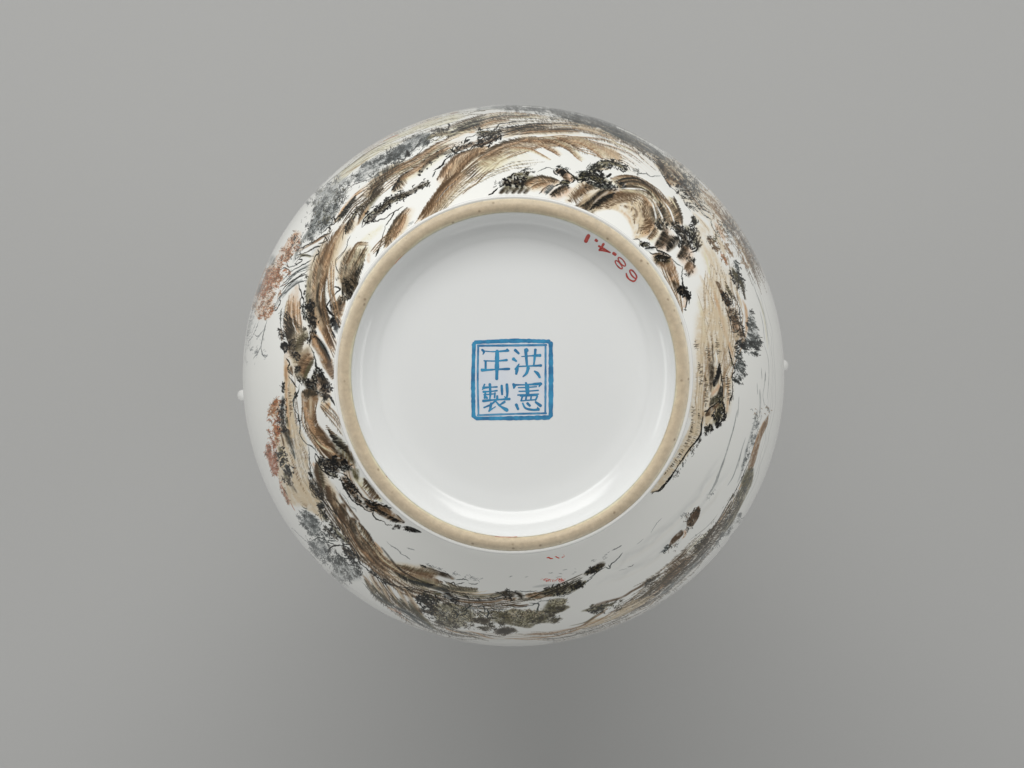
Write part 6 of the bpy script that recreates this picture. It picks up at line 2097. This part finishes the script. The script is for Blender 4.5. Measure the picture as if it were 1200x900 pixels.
wash = ground_patch()
border_o = [([(150, 146), (480, 134), (752, 140)], [22, 27, 25]), ([(764, 150), (766, 450), (764, 742)], [26, 30, 28]),
            ([(752, 756), (450, 762), (160, 764)], [28, 25, 24]), ([(138, 748), (134, 450), (142, 152)], [26, 27, 22]),
            ([(130, 170), (160, 140)], [18, 18]), ([(742, 136), (772, 164)], [18, 20]), ([(772, 736), (746, 762)], [20, 20]), ([(166, 768), (134, 742)], [20, 20])]
border_i = [([(172, 174), (450, 172), (730, 168)], [14, 14, 14]), ([(722, 176), (722, 450), (720, 722)], [13, 13, 13]),
            ([(728, 722), (450, 728), (170, 738)], [13, 12, 13]), ([(178, 736), (172, 450), (176, 174)], [13, 13, 13])]
seal = bpy.data.objects.new('seal_mark', None)
COL.objects.link(seal); seal.parent = vase
wash.parent = seal
ribbon('border', border_o, SC, SO, DF, m_blue, seal)
ribbon('inner_border', border_i, SC, SO, DF, m_blue2, seal)
nian = [([(206, 206), (222, 222), (214, 246)], [16, 18, 5]), ([(216, 216), (300, 222), (420, 214)], [6, 8, 16]), ([(408, 208), (424, 216)], [22, 12]),
        ([(330, 214), (328, 330), (326, 446)], [22, 28, 17]), ([(222, 296), (320, 298), (410, 290)], [8, 8, 14]), ([(236, 300), (236, 372)], [13, 13]),
        ([(206, 374), (320, 366), (430, 362)], [16, 9, 16]), ([(204, 372), (226, 366)], [20, 10])]
hong = [([(474, 208), (506, 238)], [20, 14]), ([(460, 280), (486, 300)], [22, 13]), ([(496, 338), (490, 370), (484, 404)], [16, 22, 16]), ([(508, 322), (478, 366)], [7, 16]),
        ([(526, 262), (600, 256), (680, 252)], [5, 9, 20]), ([(560, 204), (566, 270), (572, 340)], [22, 18, 14]), ([(640, 204), (634, 270), (626, 336)], [16, 14, 12]),
        ([(500, 342), (600, 338), (688, 334)], [9, 9, 16]), ([(582, 352), (568, 396), (538, 426)], [20, 20, 8]), ([(632, 380), (658, 400), (676, 432)], [12, 22, 14]),
        ([(566, 200), (572, 216)], [18, 24])]
xian = [([(562, 474), (570, 492)], [14, 14]), ([(460, 484), (468, 500), (464, 520)], [16, 22, 10]), ([(470, 492), (570, 490), (678, 482)], [12, 9, 20]), ([(684, 480), (668, 508)], [20, 6]),
        ([(500, 514), (574, 512), (650, 506)], [8, 8, 9]), ([(506, 544), (580, 542), (664, 536)], [8, 9, 10]), ([(572, 494), (576, 560)], [26, 22]),
        ([(496, 574), (580, 570), (666, 566)], [9, 9, 10]), ([(516, 582), (584, 580), (652, 578), (640, 616)], [9, 9, 12, 12]), ([(534, 586), (524, 622)], [12, 12]),
        ([(566, 586), (562, 612)], [11, 11]), ([(606, 586), (602, 610)], [11, 11]), ([(522, 622), (580, 616), (640, 612)], [8, 8, 8]),
        ([(484, 650), (500, 690)], [22, 16]), ([(536, 640), (560, 680), (620, 694), (668, 690)], [10, 13, 14, 18]), ([(574, 640), (596, 662)], [16, 16]),
        ([(640, 630), (684, 662)], [14, 18]), ([(664, 690), (656, 672)], [16, 6])]
zhi = [([(216, 516), (250, 512), (330, 508)], [18, 9, 10]), ([(228, 486), (210, 530)], [10, 8]), ([(270, 484), (274, 560), (270, 610)], [16, 15, 10]), ([(216, 548), (280, 544), (330, 538)], [14, 9, 10]),
       ([(234, 560), (228, 600)], [16, 14]), ([(220, 572), (310, 564)], [8, 8]), ([(312, 556), (308, 596)], [10, 10]), ([(366, 496), (370, 570)], [16, 15]), ([(408, 486), (412, 560), (406, 600)], [19, 17, 12]), ([(404, 600), (388, 586)], [10, 5]),
       ([(214, 622), (320, 612), (432, 606)], [18, 9, 16]), ([(330, 580), (330, 606)], [14, 14]), ([(322, 614), (280, 650), (222, 676)], [12, 12, 10]), ([(282, 640), (272, 690), (262, 706)], [15, 15, 10]), ([(262, 704), (316, 668)], [10, 6]),
       ([(318, 626), (356, 664), (412, 698)], [10, 14, 24]), ([(392, 628), (350, 654)], [16, 8]), ([(238, 590), (250, 600)], [18, 12])]
for st, nm_ in ((nian, 'written_character'), (hong, 'written_character'), (xian, 'written_character'), (zhi, 'written_character')):
    ribbon(nm_, st, SC, SO, DF, m_blue, seal, lift=0.00008)

num = bpy.data.objects.new('inventory_number', None)
COL.objects.link(num); num.parent = vase


def ell(cx, cy, a, b, rot, t0=0, t1=360, n=18):
    o = []
    for i in range(n + 1):
        t = math.radians(t0 + (t1 - t0) * i / n)
        x, y = a * math.cos(t), b * math.sin(t)
        r = math.radians(rot)
        o.append((cx + x * math.cos(r) - y * math.sin(r), cy + x * math.sin(r) + y * math.cos(r)))
    return o


NS, NO = 9.0, (660, 250)
DN = 0.0085
ribbon('digit', [([(266, 238), (250, 268), (236, 300)], [32, 28, 32])], NS, NO, DN, m_red, num, 0.00008)
ribbon('dot', [([(338, 286), (356, 298)], [20, 20])], NS, NO, DN, m_red, num, 0.00008)
ribbon('digit', [([(422, 328), (404, 360), (380, 392)], [20, 18, 18]), ([(372, 348), (430, 378), (496, 418)], [16, 13, 9]), ([(386, 390), (440, 402), (494, 418)], [13, 10, 8]), ([(392, 366), (440, 386)], [18, 14])], NS, NO, DN, m_red, num, 0.00008)
ribbon('dot', [([(524, 424), (550, 442)], [22, 22])], NS, NO, DN, m_red, num, 0.00008)
ribbon('digit', [(ell(615, 515, 56, 19, 50), 10), (ell(584, 544, 54, 18, 50), 10)], NS, NO, DN, m_red, num, 0.00008)
ribbon('digit', [(ell(735, 645, 54, 19, 53), 12), ([(662, 634), (674, 672), (704, 704), (742, 718), (766, 698)], [11, 13, 13, 13, 12])], NS, NO, DN, m_red, num, 0.00008)

# traces of red pigment left where the rim meets the glaze
trace = bpy.data.objects.new('pigment_trace', None)
COL.objects.link(trace); trace.parent = vase
for st, dd in (([([(462.5, 309.5), (472.5, 298), (484, 287.5)], [0.5, 1.0, 0.5])], 0.0016), ([([(580, 628.6), (592, 629.4), (606, 628.8)], [0.4, 1.1, 0.4])], 0.0020),
               ([([(452.5, 558), (454, 560.5)], [1.2, 0.8])], 0.0020)):
    ribbon('smear', st, 1.0, (0, 0), dd, m_trace, trace, 0.00012)
